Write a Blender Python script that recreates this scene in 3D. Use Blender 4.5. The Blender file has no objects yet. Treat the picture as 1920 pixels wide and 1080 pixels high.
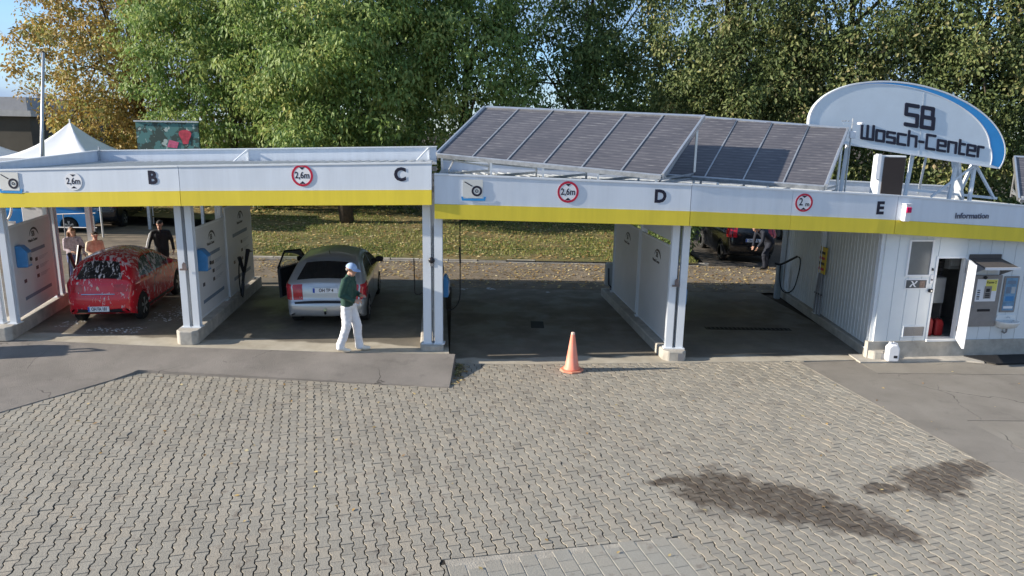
import bpy, bmesh, math, random
import numpy as np
from mathutils import Vector, Matrix, noise
from mathutils.geometry import delaunay_2d_cdt
R = math.radians
random.seed(7); rng = np.random.default_rng(7)
scene = bpy.context.scene
col = scene.collection

# ------------------------------------------------------------------ camera
cam_d = bpy.data.cameras.new('camera'); cam = bpy.data.objects.new('camera', cam_d); col.objects.link(cam)
PITCH, ROLL = math.atan(300 / 1350.0), R(1.0)
cam.location = (0, 0, 4.52)
fwd = Vector((0, math.cos(PITCH), -math.sin(PITCH)))
rt, up = Vector((1, 0, 0)), Vector((0, math.sin(PITCH), math.cos(PITCH)))
rt2 = rt * math.cos(ROLL) + up * math.sin(ROLL); up2 = up * math.cos(ROLL) - rt * math.sin(ROLL)
m = Matrix((rt2, up2, -fwd)).transposed().to_4x4(); m.translation = cam.location
cam.matrix_world = m
cam_d.sensor_width = 36; cam_d.lens = 36 * 1350 / 1920; cam_d.clip_start = 0.1; cam_d.clip_end = 3000
scene.camera = cam

# ------------------------------------------------------------------ sky and sun
LIGHT = Vector((2.77, 0.33, -1.0)).normalized()
sun_d = bpy.data.lights.new('sun', 'SUN'); sun_d.energy = 5.0; sun_d.angle = R(0.6); sun_d.color = (1.0, 0.91, 0.78)
sun = bpy.data.objects.new('sun', sun_d); col.objects.link(sun)
sun.rotation_euler = LIGHT.to_track_quat('-Z', 'Y').to_euler(); sun.location = (-40, -10, 30)
world = bpy.data.worlds.new('World'); scene.world = world; world.use_nodes = True
wn, wl = world.node_tree.nodes, world.node_tree.links
wn.clear()
sky = wn.new('ShaderNodeTexSky'); sky.sky_type = 'NISHITA'; sky.sun_disc = False
sky.sun_elevation = math.asin(-LIGHT.z); sky.sun_rotation = math.atan2(-LIGHT.x, -LIGHT.y)
sky.air_density = 0.8; sky.dust_density = 0.05; sky.ozone_density = 4.0
tc = wn.new('ShaderNodeTexCoord')
mp = wn.new('ShaderNodeMapping'); mp.inputs['Scale'].default_value = (1, 1, 3.2)
nz = wn.new('ShaderNodeTexNoise'); nz.inputs['Scale'].default_value = 2.4; nz.inputs['Detail'].default_value = 7
rp = wn.new('ShaderNodeValToRGB'); rp.color_ramp.elements[0].position = 0.38; rp.color_ramp.elements[1].position = 0.60
mx = wn.new('ShaderNodeMix'); mx.data_type = 'RGBA'; mx.inputs[7].default_value = (2.0, 2.65, 3.7, 1)
bg = wn.new('ShaderNodeBackground'); bg.inputs['Strength'].default_value = 0.12
out = wn.new('ShaderNodeOutputWorld')
wl.new(tc.outputs['Generated'], mp.inputs[0]); wl.new(mp.outputs[0], nz.inputs['Vector']); wl.new(nz.outputs['Fac'], rp.inputs[0])
wl.new(rp.outputs[0], mx.inputs[0]); wl.new(sky.outputs[0], mx.inputs[6]); wl.new(mx.outputs[2], bg.inputs[0]); wl.new(bg.outputs[0], out.inputs[0])
scene.view_settings.view_transform = 'Standard'; scene.view_settings.look = 'None'
scene.view_settings.exposure = 0.86; scene.view_settings.gamma = 1.0; scene.view_settings.use_curve_mapping = False
scene.render.engine = 'CYCLES'
scene.cycles.max_bounces = 6; scene.cycles.diffuse_bounces = 3; scene.cycles.transparent_max_bounces = 8
scene.cycles.use_denoising = True

# ------------------------------------------------------------------ materials
MATS = {}
def nodes_of(mt):
    mt.use_nodes = True
    return mt.node_tree.nodes, mt.node_tree.links, mt.node_tree.nodes['Principled BSDF']
def M(name, c, rough=0.6, metal=0.0, var=0.12, scale=3.0, bump=0.0, bscale=60.0, spec=0.4, coat=0.0, tint=None, streak=None):
    """procedural paint / metal / concrete: base colour broken up by two noises, optional relief"""
    if name in MATS: return MATS[name]
    mt = bpy.data.materials.new(name); n, l, b = nodes_of(mt); MATS[name] = mt
    t = n.new('ShaderNodeTexCoord')
    no = n.new('ShaderNodeTexNoise'); no.inputs['Scale'].default_value = scale; no.inputs['Detail'].default_value = 6; no.inputs['Roughness'].default_value = 0.65
    src = t.outputs['Object']
    if streak:
        mm = n.new('ShaderNodeMapping'); mm.inputs['Scale'].default_value = streak; l.new(src, mm.inputs[0]); src = mm.outputs[0]
    l.new(src, no.inputs['Vector'])
    ra = n.new('ShaderNodeValToRGB')
    c0 = tuple(max(0, v * (1 - var)) for v in c); c1 = tuple(min(1, v * (1 + var)) for v in c)
    if tint: c0 = tint
    ra.color_ramp.elements[0].position = 0.3; ra.color_ramp.elements[0].color = (*c0, 1)
    ra.color_ramp.elements[1].position = 0.7; ra.color_ramp.elements[1].color = (*c1, 1)
    l.new(no.outputs['Fac'], ra.inputs[0]); l.new(ra.outputs[0], b.inputs['Base Color'])
    b.inputs['Roughness'].default_value = rough; b.inputs['Metallic'].default_value = metal
    b.inputs['Specular IOR Level'].default_value = spec
    if coat: b.inputs['Coat Weight'].default_value = coat; b.inputs['Coat Roughness'].default_value = 0.06
    if bump:
        nb = n.new('ShaderNodeTexNoise'); nb.inputs['Scale'].default_value = bscale; nb.inputs['Detail'].default_value = 4
        l.new(t.outputs['Object'], nb.inputs['Vector'])
        bu = n.new('ShaderNodeBump'); bu.inputs['Strength'].default_value = bump; bu.inputs['Distance'].default_value = 0.01
        l.new(nb.outputs['Fac'], bu.inputs['Height']); l.new(bu.outputs[0], b.inputs['Normal'])
    return mt
def math_node(n, l, op, a, b=None, clamp=False):
    x = n.new('ShaderNodeMath'); x.operation = op; x.use_clamp = clamp
    for i, v in enumerate((a, b)):
        if v is None: continue
        if isinstance(v, (int, float)): x.inputs[i].default_value = v
        else: l.new(v, x.inputs[i])
    return x.outputs[0]
def mixc(n, l, f, a, b):
    x = n.new('ShaderNodeMix'); x.data_type = 'RGBA'
    for i, v in ((0, f), (6, a), (7, b)):
        if isinstance(v, tuple): x.inputs[i].default_value = (*v, 1) if len(v) == 3 else v
        elif isinstance(v, (int, float)): x.inputs[i].default_value = v
        else: l.new(v, x.inputs[i])
    return x.outputs[2]
def noise_fac(n, l, vec, scale, detail=5, lo=0.4, hi=0.6, rough=0.6):
    no = n.new('ShaderNodeTexNoise'); no.inputs['Scale'].default_value = scale; no.inputs['Detail'].default_value = detail; no.inputs['Roughness'].default_value = rough
    l.new(vec, no.inputs['Vector'])
    mr = n.new('ShaderNodeMapRange'); mr.inputs[1].default_value = lo; mr.inputs[2].default_value = hi
    l.new(no.outputs['Fac'], mr.inputs[0])
    return mr.outputs[0]
def add_bump(n, l, b, h, strength=0.4, dist=0.01):
    bu = n.new('ShaderNodeBump'); bu.inputs['Strength'].default_value = strength; bu.inputs['Distance'].default_value = dist
    l.new(h, bu.inputs['Height']); l.new(bu.outputs[0], b.inputs['Normal'])

WHITE = M('white_painted_metal', (0.74, 0.77, 0.80), 0.38, var=0.05, scale=1.5)
FASCIA = M('fascia_sheet', (0.68, 0.73, 0.80), 0.35, var=0.06, scale=1.4, bump=0.6, bscale=1.3, streak=(3, 3, .25))
YELLOW = M('yellow_sheet', (0.80, 0.63, 0.055), 0.42, var=0.07, scale=1.4, bump=0.6, bscale=1.3, streak=(3, 3, .25))
PANEL = M('wall_panel', (0.70, 0.74, 0.76), 0.42, var=0.06, scale=1.0)
BOARD = M('printed_board', (0.66, 0.67, 0.68), 0.45, var=0.05, scale=1.5)
ROOFM = M('roof_sheet', (0.40, 0.42, 0.43), 0.5, metal=0.1, var=0.18, scale=2.0)
ALU = M('aluminium', (0.72, 0.73, 0.74), 0.35, metal=0.85, var=0.08, scale=6)
STEEL = M('galvanised_steel', (0.50, 0.52, 0.54), 0.45, metal=0.7, var=0.2, scale=10)
DARK = M('dark_plastic', (0.018, 0.018, 0.022), 0.4, var=0.2)
BLACK = M('black_lettering', (0.012, 0.012, 0.03), 0.4, var=0.1)
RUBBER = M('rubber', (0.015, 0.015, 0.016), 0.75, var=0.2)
REDS = M('sign_red', (0.50, 0.015, 0.05), 0.4, var=0.06)
SIGNW = M('sign_white', (0.80, 0.80, 0.82), 0.4, var=0.03)
BLUEB = M('blue_enamel', (0.06, 0.23, 0.48), 0.35, var=0.1, scale=8)
SKYB = M('sign_blue', (0.04, 0.30, 0.66), 0.4, var=0.05)
PRINT = M('print_slate', (0.16, 0.22, 0.30), 0.5, var=0.1)
PRINTL = M('print_light', (0.42, 0.45, 0.48), 0.5, var=0.1)
CONC = M('concrete', (0.42, 0.39, 0.34), 0.85, var=0.25, scale=4, bump=0.4, bscale=50)
GREYM = M('grey_metal', (0.25, 0.25, 0.26), 0.5, metal=0.3, var=0.12)
STAIN = M('stainless_panel', (0.30, 0.29, 0.29), 0.38, metal=0.5, var=0.1, scale=5)
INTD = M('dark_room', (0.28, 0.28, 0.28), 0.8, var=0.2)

# ------------------------------------------------------------------ mesh builder and tagging
WM = {}   # world matrix of every parent
class MB:
    def __init__(s): s.v = []; s.f = []; s.mi = []
    def add(s, verts, faces, mi=0):
        o = len(s.v); s.v += [tuple(p) for p in verts]
        s.f += [tuple(i + o for i in f) for f in faces]; s.mi += [mi] * len(faces); return s
    def box(s, x0, x1, y0, y1, z0, z1, mi=0):
        return s.add([(x0,y0,z0),(x1,y0,z0),(x1,y1,z0),(x0,y1,z0),(x0,y0,z1),(x1,y0,z1),(x1,y1,z1),(x0,y1,z1)],
            [(0,3,2,1),(4,5,6,7),(0,1,5,4),(1,2,6,5),(2,3,7,6),(3,0,4,7)], mi)
    def hexa(s, p, mi=0):   # 8 corners: bottom ring then top ring
        return s.add(p, [(0,3,2,1),(4,5,6,7),(0,1,5,4),(1,2,6,5),(2,3,7,6),(3,0,4,7)], mi)
    def bar(s, a, b, w, h, mi=0, upv=(0,0,1)):
        a, b = Vector(a), Vector(b); d = (b - a).normalized(); u = Vector(upv)
        if abs(d.dot(u)) > 0.97: u = Vector((0, 1, 0))
        sx = d.cross(u).normalized(); sy = sx.cross(d).normalized()
        q = [(-w/2,-h/2),(w/2,-h/2),(w/2,h/2),(-w/2,h/2)]
        return s.hexa([a + sx*i + sy*j for i, j in q] + [b + sx*i + sy*j for i, j in q], mi)
    def tube(s, pts, r, n=8, mi=0, cap=True):
        pts = [Vector(p) for p in pts]; rs = r if isinstance(r, (list, tuple)) else [r] * len(pts)
        rings = []; pu = None
        for i, p in enumerate(pts):
            d = (pts[min(i+1, len(pts)-1)] - pts[max(i-1, 0)]).normalized()
            if pu is None: pu = Vector((0,0,1)) if abs(d.z) < 0.9 else Vector((1,0,0))
            sx = d.cross(pu).normalized(); sy = sx.cross(d).normalized(); pu = sy
            rings.append([p + (sx*math.cos(2*math.pi*k/n) + sy*math.sin(2*math.pi*k/n)) * rs[i] for k in range(n)])
        o = [v for rg in rings for v in rg]; f = []
        for i in range(len(pts)-1):
            for k in range(n): f.append((i*n+k, i*n+(k+1)%n, (i+1)*n+(k+1)%n, (i+1)*n+k))
        if cap: f += [tuple(range(n))[::-1], tuple((len(pts)-1)*n + k for k in range(n))]
        return s.add(o, f, mi)
    def lathe(s, prof, n=24, c=(0,0,0), axis='z', mi=0):
        o = []; f = []
        for r_, z in prof:
            for k in range(n):
                a = 2*math.pi*k/n; p = (r_*math.cos(a), r_*math.sin(a), z)
                if axis == 'y': p = (p[0], p[2], p[1])
                if axis == 'x': p = (p[2], p[0], p[1])
                o.append((p[0]+c[0], p[1]+c[1], p[2]+c[2]))
        for i in range(len(prof)-1):
            for k in range(n): f.append((i*n+k, i*n+(k+1)%n, (i+1)*n+(k+1)%n, (i+1)*n+k))
        f += [tuple(range(n))[::-1], tuple((len(prof)-1)*n+k for k in range(n))]
        return s.add(o, f, mi)
    def prism(s, poly, y0, y1, mi=0, fr=None):   # polygon in x,z extruded along y (or in a frame fr=(origin, ex, ez, ey))
        n = len(poly)
        if fr:
            O, ex, ez, ey = [Vector(q) for q in fr]
            P = lambda x, z, y: O + ex*x + ez*z + ey*y
        else: P = lambda x, z, y: (x, y, z)
        v = [P(x, z, y0) for x, z in poly] + [P(x, z, y1) for x, z in poly]
        f = [tuple(range(n)), tuple(range(n, 2*n))[::-1]] + [(i, i+n, (i+1)%n+n, (i+1)%n) for i in range(n)]
        return s.add(v, f, mi)
    def mesh(s, name, mats, smooth=False, inv=None, bevel=0, seg=1):
        me = bpy.data.meshes.new(name)
        vs = [inv @ Vector(p) for p in s.v] if inv is not None else s.v
        me.from_pydata(vs, [], s.f)
        for mt in (mats if isinstance(mats, (list, tuple)) else [mats]): me.materials.append(mt)
        if len(s.mi): me.polygons.foreach_set('material_index', s.mi)
        bm = bmesh.new(); bm.from_mesh(me)
        bmesh.ops.recalc_face_normals(bm, faces=bm.faces)
        if bevel:
            ed = [e for e in bm.edges if len(e.link_faces) == 2 and e.calc_face_angle(0) > 0.5]
            bmesh.ops.bevel(bm, geom=ed, offset=bevel, segments=seg, affect='EDGES', profile=0.5)
        bm.to_mesh(me); bm.free()
        if smooth: me.polygons.foreach_set('use_smooth', [True] * len(me.polygons)); 
        me.update(); return me
    def build(s, name, mats, parent=None, world=True, **k):
        inv = WM[parent.name].inverted() if (parent is not None and world) else None
        return link(name, s.mesh(name, mats, inv=inv, **k), parent)
def link(name, me, parent=None):
    o = bpy.data.objects.new(name, me); col.objects.link(o)
    if parent is not None: o.parent = parent; WM[o.name] = WM[parent.name]
    else: WM[o.name] = Matrix.Identity(4)
    return o
def tag(o, label=None, cat=None, group=None, kind=None):
    if label: o['label'] = label
    if cat: o['category'] = cat
    if group: o['group'] = group
    if kind: o['kind'] = kind
    return o
def thing(name, label, cat, loc=(0,0,0), rz=0.0, group=None):
    o = bpy.data.objects.new(name, None); col.objects.link(o); o.empty_display_size = 0.2
    o.location = loc; o.rotation_euler = (0, 0, rz)
    WM[o.name] = Matrix.Translation(loc) @ Matrix.Rotation(rz, 4, 'Z')
    return tag(o, label, cat, group)
def copy_tree(o, parent=None):
    c = o.copy(); col.objects.link(c)
    if parent is not None: c.parent = parent
    for ch in list(o.children): copy_tree(ch, c)
    return c
def np_mesh(name, verts, quads, mat, tone=None, smooth=False):
    """large joined mesh from numpy arrays; tone = per face float attribute"""
    me = bpy.data.meshes.new(name); k = quads.shape[1]
    me.vertices.add(len(verts)); me.vertices.foreach_set('co', np.asarray(verts, np.float32).ravel())
    me.loops.add(quads.size); me.loops.foreach_set('vertex_index', quads.astype(np.int32).ravel())
    me.polygons.add(len(quads)); me.polygons.foreach_set('loop_start', np.arange(0, quads.size, k, dtype=np.int32))
    me.materials.append(mat); me.update(calc_edges=True)
    if tone is not None:
        a = me.attributes.new('tone', 'FLOAT', 'FACE'); a.data.foreach_set('value', np.asarray(tone, np.float32))
    me.polygons.foreach_set('use_smooth', [bool(smooth)]*len(quads))
    me.validate(); return me
FONT = bpy.data.fonts.load('<builtin>') if '<builtin>' in [f.filepath for f in bpy.data.fonts] else None
def text_mesh(txt, size, depth=0.004, align='CENTER', bold=0.0, sx=1.0):
    """lettering as a mesh in the local x-z plane, front towards -y"""
    cu = bpy.data.curves.new('lettering', 'FONT'); cu.body = txt; cu.size = size; cu.extrude = depth; cu.align_x = align; cu.align_y = 'CENTER'
    cu.offset = bold; cu.resolution_u = 3
    o = bpy.data.objects.new('lettering', cu); col.objects.link(o)
    dg = bpy.context.evaluated_depsgraph_get(); me = bpy.data.meshes.new_from_object(o.evaluated_get(dg))
    bpy.data.objects.remove(o); bpy.data.curves.remove(cu)
    me.transform(Matrix(((sx,0,0,0),(0,0,-1,0),(0,1,0,0),(0,0,0,1))))
    return me
def frame(o, ex, ey):   # 4x4 from origin, local x, local y (pointing into the surface), z up-ish
    ex = Vector(ex).normalized(); ey = Vector(ey).normalized(); ez = ex.cross(ey).normalized()
    m = Matrix((ex, ey, ez)).transposed().to_4x4(); m.translation = o; return m
def text_part(txt, size, fr, mat, parent, name='lettering', world=True, **k):
    me = text_mesh(txt, size, **k); me.transform(WM[parent.name].inverted() @ fr if world else fr)
    me.materials.clear(); me.materials.append(mat)
    return link(name, me, parent)
def smooth_pts(pts, k=6):
    P = [Vector(p) for p in pts]; out = []
    for i in range(len(P)-1):
        a, b, c, d = P[max(0, i-1)], P[i], P[i+1], P[min(len(P)-1, i+2)]
        for j in range(k):
            t = j/k; out.append(0.5*((2*b)+(c-a)*t+(2*a-5*b+4*c-d)*t*t+(3*b-a-3*c+d)*t**3))
    return out + [P[-1]]
def lerp(a, b, t): return a + (b - a) * t
def plin(pts, x): return float(np.interp(x, [p[0] for p in pts], [p[1] for p in pts]))
# ================================================================== THE SETTING
FPL = [(-14, 14.1), (-10.3, 13.82), (-6.3, 13.48), (-3.28, 13.34), (-1.2, 13.36)]      # front edge of the raised floor (bays B, C)
FPR = [(-1.3, 13.40), (0.44, 13.44), (3.43, 13.70), (7.3, 14.09), (9.8, 14.42), (13, 14.85)]  # front edge of the low floor (bays D, E)
FYL = [(-14, 13.98), (-10.9, 13.78), (-6.3, 13.50), (-1.5, 13.38)]
FTL = [(-14, 3.42), (-9.8, 3.59), (-6.2, 3.74), (-1.53, 3.89)]
FBL = [(-14, 2.72), (-9.8, 2.87), (-6.2, 2.99), (-1.53, 3.10)]
FYR = [(-1.48, 13.42), (3.35, 13.65), (7.25, 14.0), (13, 14.72)]
FTR = [(-1.48, 3.68), (3.35, 3.55), (7.25, 3.39), (10.2, 3.19), (13, 3.0)]
FBR = [(-1.48, 2.84), (3.35, 2.76), (7.25, 2.63), (10.27, 2.46), (13, 2.28)]
PZ = 0.224   # height of the raised floor

def soil_mat(name, c0, c1, scale, bump=0.5, bscale=45, rough=0.9, speck=None, crack=False):
    mt = bpy.data.materials.new(name); n, l, b = nodes_of(mt)
    g = n.new('ShaderNodeNewGeometry'); p = g.outputs['Position']
    f = noise_fac(n, l, p, scale, 8, 0.35, 0.65); f2 = noise_fac(n, l, p, bscale * 2.2, 3, 0.3, 0.7)
    c = mixc(n, l, f, c0, c1)
    c = mixc(n, l, math_node(n, l, 'MULTIPLY', f2, 0.35), c, tuple(v * 0.45 for v in c0))
    if crack:
        vo = n.new('ShaderNodeTexVoronoi'); vo.feature = 'DISTANCE_TO_EDGE'; vo.inputs['Scale'].default_value = .42; wv = n.new('ShaderNodeTexNoise'); wv.inputs['Scale'].default_value = 2.2; wv.inputs['Detail'].default_value = 5; l.new(p, wv.inputs['Vector'])
        av = n.new('ShaderNodeVectorMath'); av.operation = 'ADD'; l.new(p, av.inputs[0]); sv = n.new('ShaderNodeVectorMath'); sv.operation = 'SCALE'; sv.inputs['Scale'].default_value = .5; l.new(wv.outputs['Color'], sv.inputs[0]); l.new(sv.outputs[0], av.inputs[1]); l.new(av.outputs[0], vo.inputs['Vector'])
        ck = n.new('ShaderNodeMapRange'); ck.inputs[1].default_value = .0065; ck.inputs[2].default_value = .002; l.new(vo.outputs['Distance'], ck.inputs[0]); c = mixc(n, l, math_node(n, l, 'MULTIPLY', math_node(n, l, 'MULTIPLY', ck.outputs[0], noise_fac(n, l, p, .8, 3, .45, .6)), .75), c, (.05, .045, .04))
        c = mixc(n, l, math_node(n, l, 'MULTIPLY', noise_fac(n, l, p, 2.6, 6, .58, .72), .35), c, tuple(v*.5 for v in c0))
    if speck: c = mixc(n, l, noise_fac(n, l, p, 26, 2, 0.66, 0.70), c, speck)
    l.new(c, b.inputs['Base Color']); b.inputs['Roughness'].default_value = rough; b.inputs['Specular IOR Level'].default_value = 0.25
    add_bump(n, l, b, noise_fac(n, l, p, bscale, 4, 0.2, 0.8), bump, 0.012)
    return mt
EARTH = soil_mat('bare_earth', (0.07, 0.055, 0.04), (0.13, 0.10, 0.07), 1.2)
BED = soil_mat('joint_bed', (0.028, 0.023, 0.018), (0.06, 0.05, 0.037), 3.0)
SAND = soil_mat('joint_sand', (0.34, 0.31, 0.26), (0.48, 0.44, 0.37), 6.0)
ASPH = soil_mat('asphalt_dusty', (0.245, 0.222, 0.19), (0.32, 0.29, 0.25), 1.1, 0.7, 90, crack=True)
ASPH2 = soil_mat('asphalt_patched', (0.27, 0.243, 0.205), (0.34, 0.31, 0.262), 0.8, 0.7, 90, crack=True)
ASPH3 = soil_mat('asphalt_dark', (0.22, 0.20, 0.18), (0.30, 0.272, 0.245), 1.0, 0.8, 80, crack=True)
LANE = soil_mat('rear_lane_asphalt', (0.17, 0.14, 0.105), (0.28, 0.23, 0.17), 1.6, 0.6, 60, speck=(0.32, 0.22, 0.09))
LAWN = soil_mat('lawn_turf', (0.09, 0.11, 0.03), (0.25, 0.19, 0.09), 0.55, 0.8, 25, speck=(0.30, 0.21, 0.06))

def sheet(name, poly, z, mat, kind='structure', thick=0.0):
    b = MB(); n = len(poly)
    P = [(x, y, (z(x, y) if callable(z) else z)) for x, y in poly]
    b.add(P, [tuple(range(n))])
    if thick:
        b.add(P + [(x, y, q - thick) for x, y, q in P], [(i, (i+1) % n, (i+1) % n + n, i + n) for i in range(n)])
    return tag(b.build(name, mat), kind=kind)
g = MB(); g.add([(-300, -60, -0.06), (300, -60, -0.06), (300, 500, -0.06), (-300, 500, -0.06)], [(0, 1, 2, 3)])
tag(g.build('ground', EARTH), 'bare brown earth around and under the whole site', kind='structure')

# ---- paved yard: bone shaped interlocking pavers, columns running away to the left
TH = math.atan2(0.27, 0.963); E1 = np.array([math.cos(TH), math.sin(TH)]); E2 = np.array([-math.sin(TH), math.cos(TH)])
YARD = [(-1.32, 13.52), (-1.24, 12.22), (-6.95, 12.73), (-8.18, 10.68), (-9.7, 8.2), (-10.1, 4.6), (7.95, 4.6), (6.98, 8.72), (5.92, 13.55), (5.90, 14.0), (3.43, 13.84), (0.44, 13.56)]
RECT = [(-0.67, 6.88), (1.94, 7.39), (2.72, 4.6), (-0.03, 4.6)]
def inside(poly, x, y):
    r = np.zeros(np.shape(x), bool); n = len(poly)
    for i in range(n):
        x1, y1 = poly[i]; x2, y2 = poly[(i+1) % n]
        if y1 == y2: continue
        c = ((y1 > y) != (y2 > y)) & (x < (x2-x1)*(y-y1)/(y2-y1)+x1); r ^= c
    return r
def paver_mat(name, lo, hi, stains):
    mt = bpy.data.materials.new(name); n, l, b = nodes_of(mt)
    g = n.new('ShaderNodeNewGeometry'); p = g.outputs['Position']
    at = n.new('ShaderNodeAttribute'); at.attribute_name = 'tone'
    ra = n.new('ShaderNodeValToRGB'); e = ra.color_ramp.elements
    e[0].color = (lo[0]*.86, lo[1]*.85, lo[2]*.84, 1); e[1].color = (*hi, 1); e.new(0.5).color = (*[(a+c)/2*1.02 for a, c in zip(lo, hi)], 1)
    e.new(0.012).color = (lo[0]*.92, lo[1]*.91, lo[2]*.90, 1); e.new(0.03).color = (*lo, 1); e.new(0.86).color = (hi[0]*1.0, hi[1]*0.96, hi[2]*0.92, 1)
    l.new(at.outputs['Fac'], ra.inputs[0]); c = ra.outputs[0]
    c = mixc(n, l, math_node(n, l, 'MULTIPLY', noise_fac(n, l, p, 70, 4, 0.35, 0.75), 0.32), c, tuple(v*0.5 for v in lo))
    c = mixc(n, l, math_node(n, l, 'MULTIPLY', noise_fac(n, l, p, 0.55, 5, 0.45, 0.7), 0.22), c, (0.20, 0.17, 0.13))
    c = mixc(n, l, math_node(n, l, 'MULTIPLY', noise_fac(n, l, p, 5.5, 6, 0.58, 0.70), 0.62), c, (0.14, 0.11, 0.09))
    if stains:
        tot = None
        wn_ = n.new('ShaderNodeTexNoise'); wn_.inputs['Scale'].default_value = 4.5; wn_.inputs['Detail'].default_value = 7; l.new(p, wn_.inputs['Vector'])
        for sx, sy, rx, ry, ang in stains:
            mp = n.new('ShaderNodeMapping'); mp.vector_type = 'TEXTURE'; mp.inputs['Location'].default_value = (sx, sy, 0)
            mp.inputs['Rotation'].default_value = (0, 0, ang); mp.inputs['Scale'].default_value = (rx, ry, 1000)
            l.new(p, mp.inputs[0]); ln = n.new('ShaderNodeVectorMath'); ln.operation = 'LENGTH'; l.new(mp.outputs[0], ln.inputs[0])
            d = math_node(n, l, 'ADD', ln.outputs['Value'], math_node(n, l, 'MULTIPLY', math_node(n, l, 'SUBTRACT', wn_.outputs['Fac'], 0.5), 1.5))
            mr = n.new('ShaderNodeMapRange'); mr.inputs[1].default_value = 1.15; mr.inputs[2].default_value = 0.75; l.new(d, mr.inputs[0])
            tot = mr.outputs[0] if tot is None else math_node(n, l, 'MAXIMUM', tot, mr.outputs[0])
        c = mixc(n, l, math_node(n, l, 'MULTIPLY', tot, math_node(n, l, 'ADD', math_node(n, l, 'MULTIPLY', noise_fac(n, l, p, 7.5, 4, .35, .6), .30), .62)), c, (0.075, 0.055, 0.038)); l.new(mixc(n, l, tot, (.85,)*3, (.5,)*3), b.inputs['Roughness'])
    l.new(c, b.inputs['Base Color']); b.inputs['Roughness'].default_value = 0.85; b.inputs['Specular IOR Level'].default_value = 0.3
    add_bump(n, l, b, noise_fac(n, l, p, 55, 5, 0.2, 0.8), 0.5, 0.006)
    return mt
OIL = [(2.78, 8.50, 0.66, 0.62, 0.1), (3.45, 8.22, 0.85, 0.54, -0.3), (3.98, 7.92, 0.62, 0.42, -0.4), (4.35, 7.66, 0.50, 0.26, -0.5), (5.65, 8.82, 0.50, 0.42, 0.5), (6.25, 9.20, 0.62, 0.24, 0.3), (4.85, 8.62, 0.40, 0.14, 0.3), (2.05, 8.72, 0.30, 0.12, 0.3)]
PAVE = paver_mat('concrete_paver', (0.300, 0.276, 0.230), (0.370, 0.342, 0.286), OIL)
PAVER = paver_mat('plain_paver', (0.285, 0.272, 0.236), (0.35, 0.334, 0.29), None)
PIT, LEN = 0.126, 0.210
a_, b_ = 0.0748, 0.0512
def outline(s):   # bone outline, shrunk by s
    a, bb, L = a_ - s, b_ - s, LEN/2 - s
    q = [(a, -L), (a, -0.071), (bb, -0.034), (bb, 0.034), (a, 0.071), (a, L)]
    return np.array(q + [(-x, -y) for x, y in q])
NV = 12
def outline2(s, q):
    o = outline(s); o[:, 1] *= (LEN/2 - q)/(LEN/2 - s); return o
o_top, o_mid = outline2(0.0088, 0.0048), outline2(0.0068, 0.0028)
yard = sheet('paved_yard', YARD, -0.002, BED)
yard['label'] = 'paved yard of pale bone-shaped concrete pavers in front of the bays'
us = np.arange(-12, 14, PIT); cells = []
for i, u in enumerate(us):
    vs = np.arange(0, 20, LEN) + (LEN/2 if i % 2 else 0)
    c = u*E1[None, :] + vs[:, None]*E2[None, :]
    cells.append(np.c_[c, np.full(len(c), i)])
cells = np.concatenate(cells); X, Y = cells[:, 0], cells[:, 1]
ok = inside(YARD, X, Y); CLIP = []
def outside_rect(x, y):   # signed distance beyond the three visible edges of the block paver field
    best = None
    for (p, q) in ((RECT[0], RECT[1]), (RECT[1], RECT[2]), (RECT[3], RECT[0])):
        d = np.array(q)-np.array(p); n_ = np.array([-d[1], d[0]])/np.linalg.norm(d); v = (x-p[0])*n_[0]+(y-p[1])*n_[1]
        if best is None or v > best[0]: best = (v, p, n_)
    return best
for i in np.where(ok & (Y < 7.7) & (X > -1.2) & (X < 3.2))[0]:
    v, p, n_ = outside_rect(X[i], Y[i])
    if v < .12: ok[i] = False
    if -.11 < v < .12: CLIP.append((i, p, n_))
CELLS0 = cells.copy(); cells = cells[ok]
# the 300 largest in the picture: nearest ones inside the frame
dist = np.hypot(cells[:, 0]*0.9, cells[:, 1]); fx = np.abs(cells[:, 0]) < 0.79*cells[:, 1]; fy = cells[:, 1] > 6.72
order = np.argsort(np.where(fx & fy, cells[:, 1] + 0.12*np.abs(cells[:, 0]), 1e9)); near = set(order[:300].tolist())
top_f = [tuple(range(NV))]
side = [(i, NV+i, NV+(i+1) % NV, (i+1) % NV) for i in range(NV)] + [(NV+i, 2*NV+i, 2*NV+(i+1) % NV, NV+(i+1) % NV) for i in range(NV)]
def paver_verts(dz=0.0, tx=0.0, ty=0.0):
    ring = lambda q, z: np.c_[q, np.full(NV, z) + q[:, 0]*tx + q[:, 1]*ty + dz]
    v = np.concatenate([ring(o_top, 0.008), ring(o_mid, 0.005), ring(o_mid, -0.03)])
    w = v.copy(); w[:, 0] = v[:, 0]*E1[0] + v[:, 1]*E2[0]; w[:, 1] = v[:, 0]*E1[1] + v[:, 1]*E2[1]; return w
variants = []
for k in range(14):
    v = paver_verts(0, rng.normal(0, .012), rng.normal(0, .012))
    me = bpy.data.meshes.new('paver'); me.from_pydata(v.tolist(), [], top_f + side); me.materials.append(PAVE)
    at = me.attributes.new('tone', 'FLOAT', 'FACE'); at.data.foreach_set('value', np.full(len(me.polygons), rng.random(), np.float32)); me.update(); variants.append(me)
for i in sorted(near):
    o = bpy.data.objects.new('paver', variants[rng.integers(14)]); col.objects.link(o); o.parent = yard
    o.location = (cells[i, 0] + rng.normal(0, .0015), cells[i, 1] + rng.normal(0, .0015), rng.normal(0, .0016))
rest = np.array([i for i in range(len(cells)) if i not in near]); K = len(rest)
allv = np.empty((K, 3*NV, 3))
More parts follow.
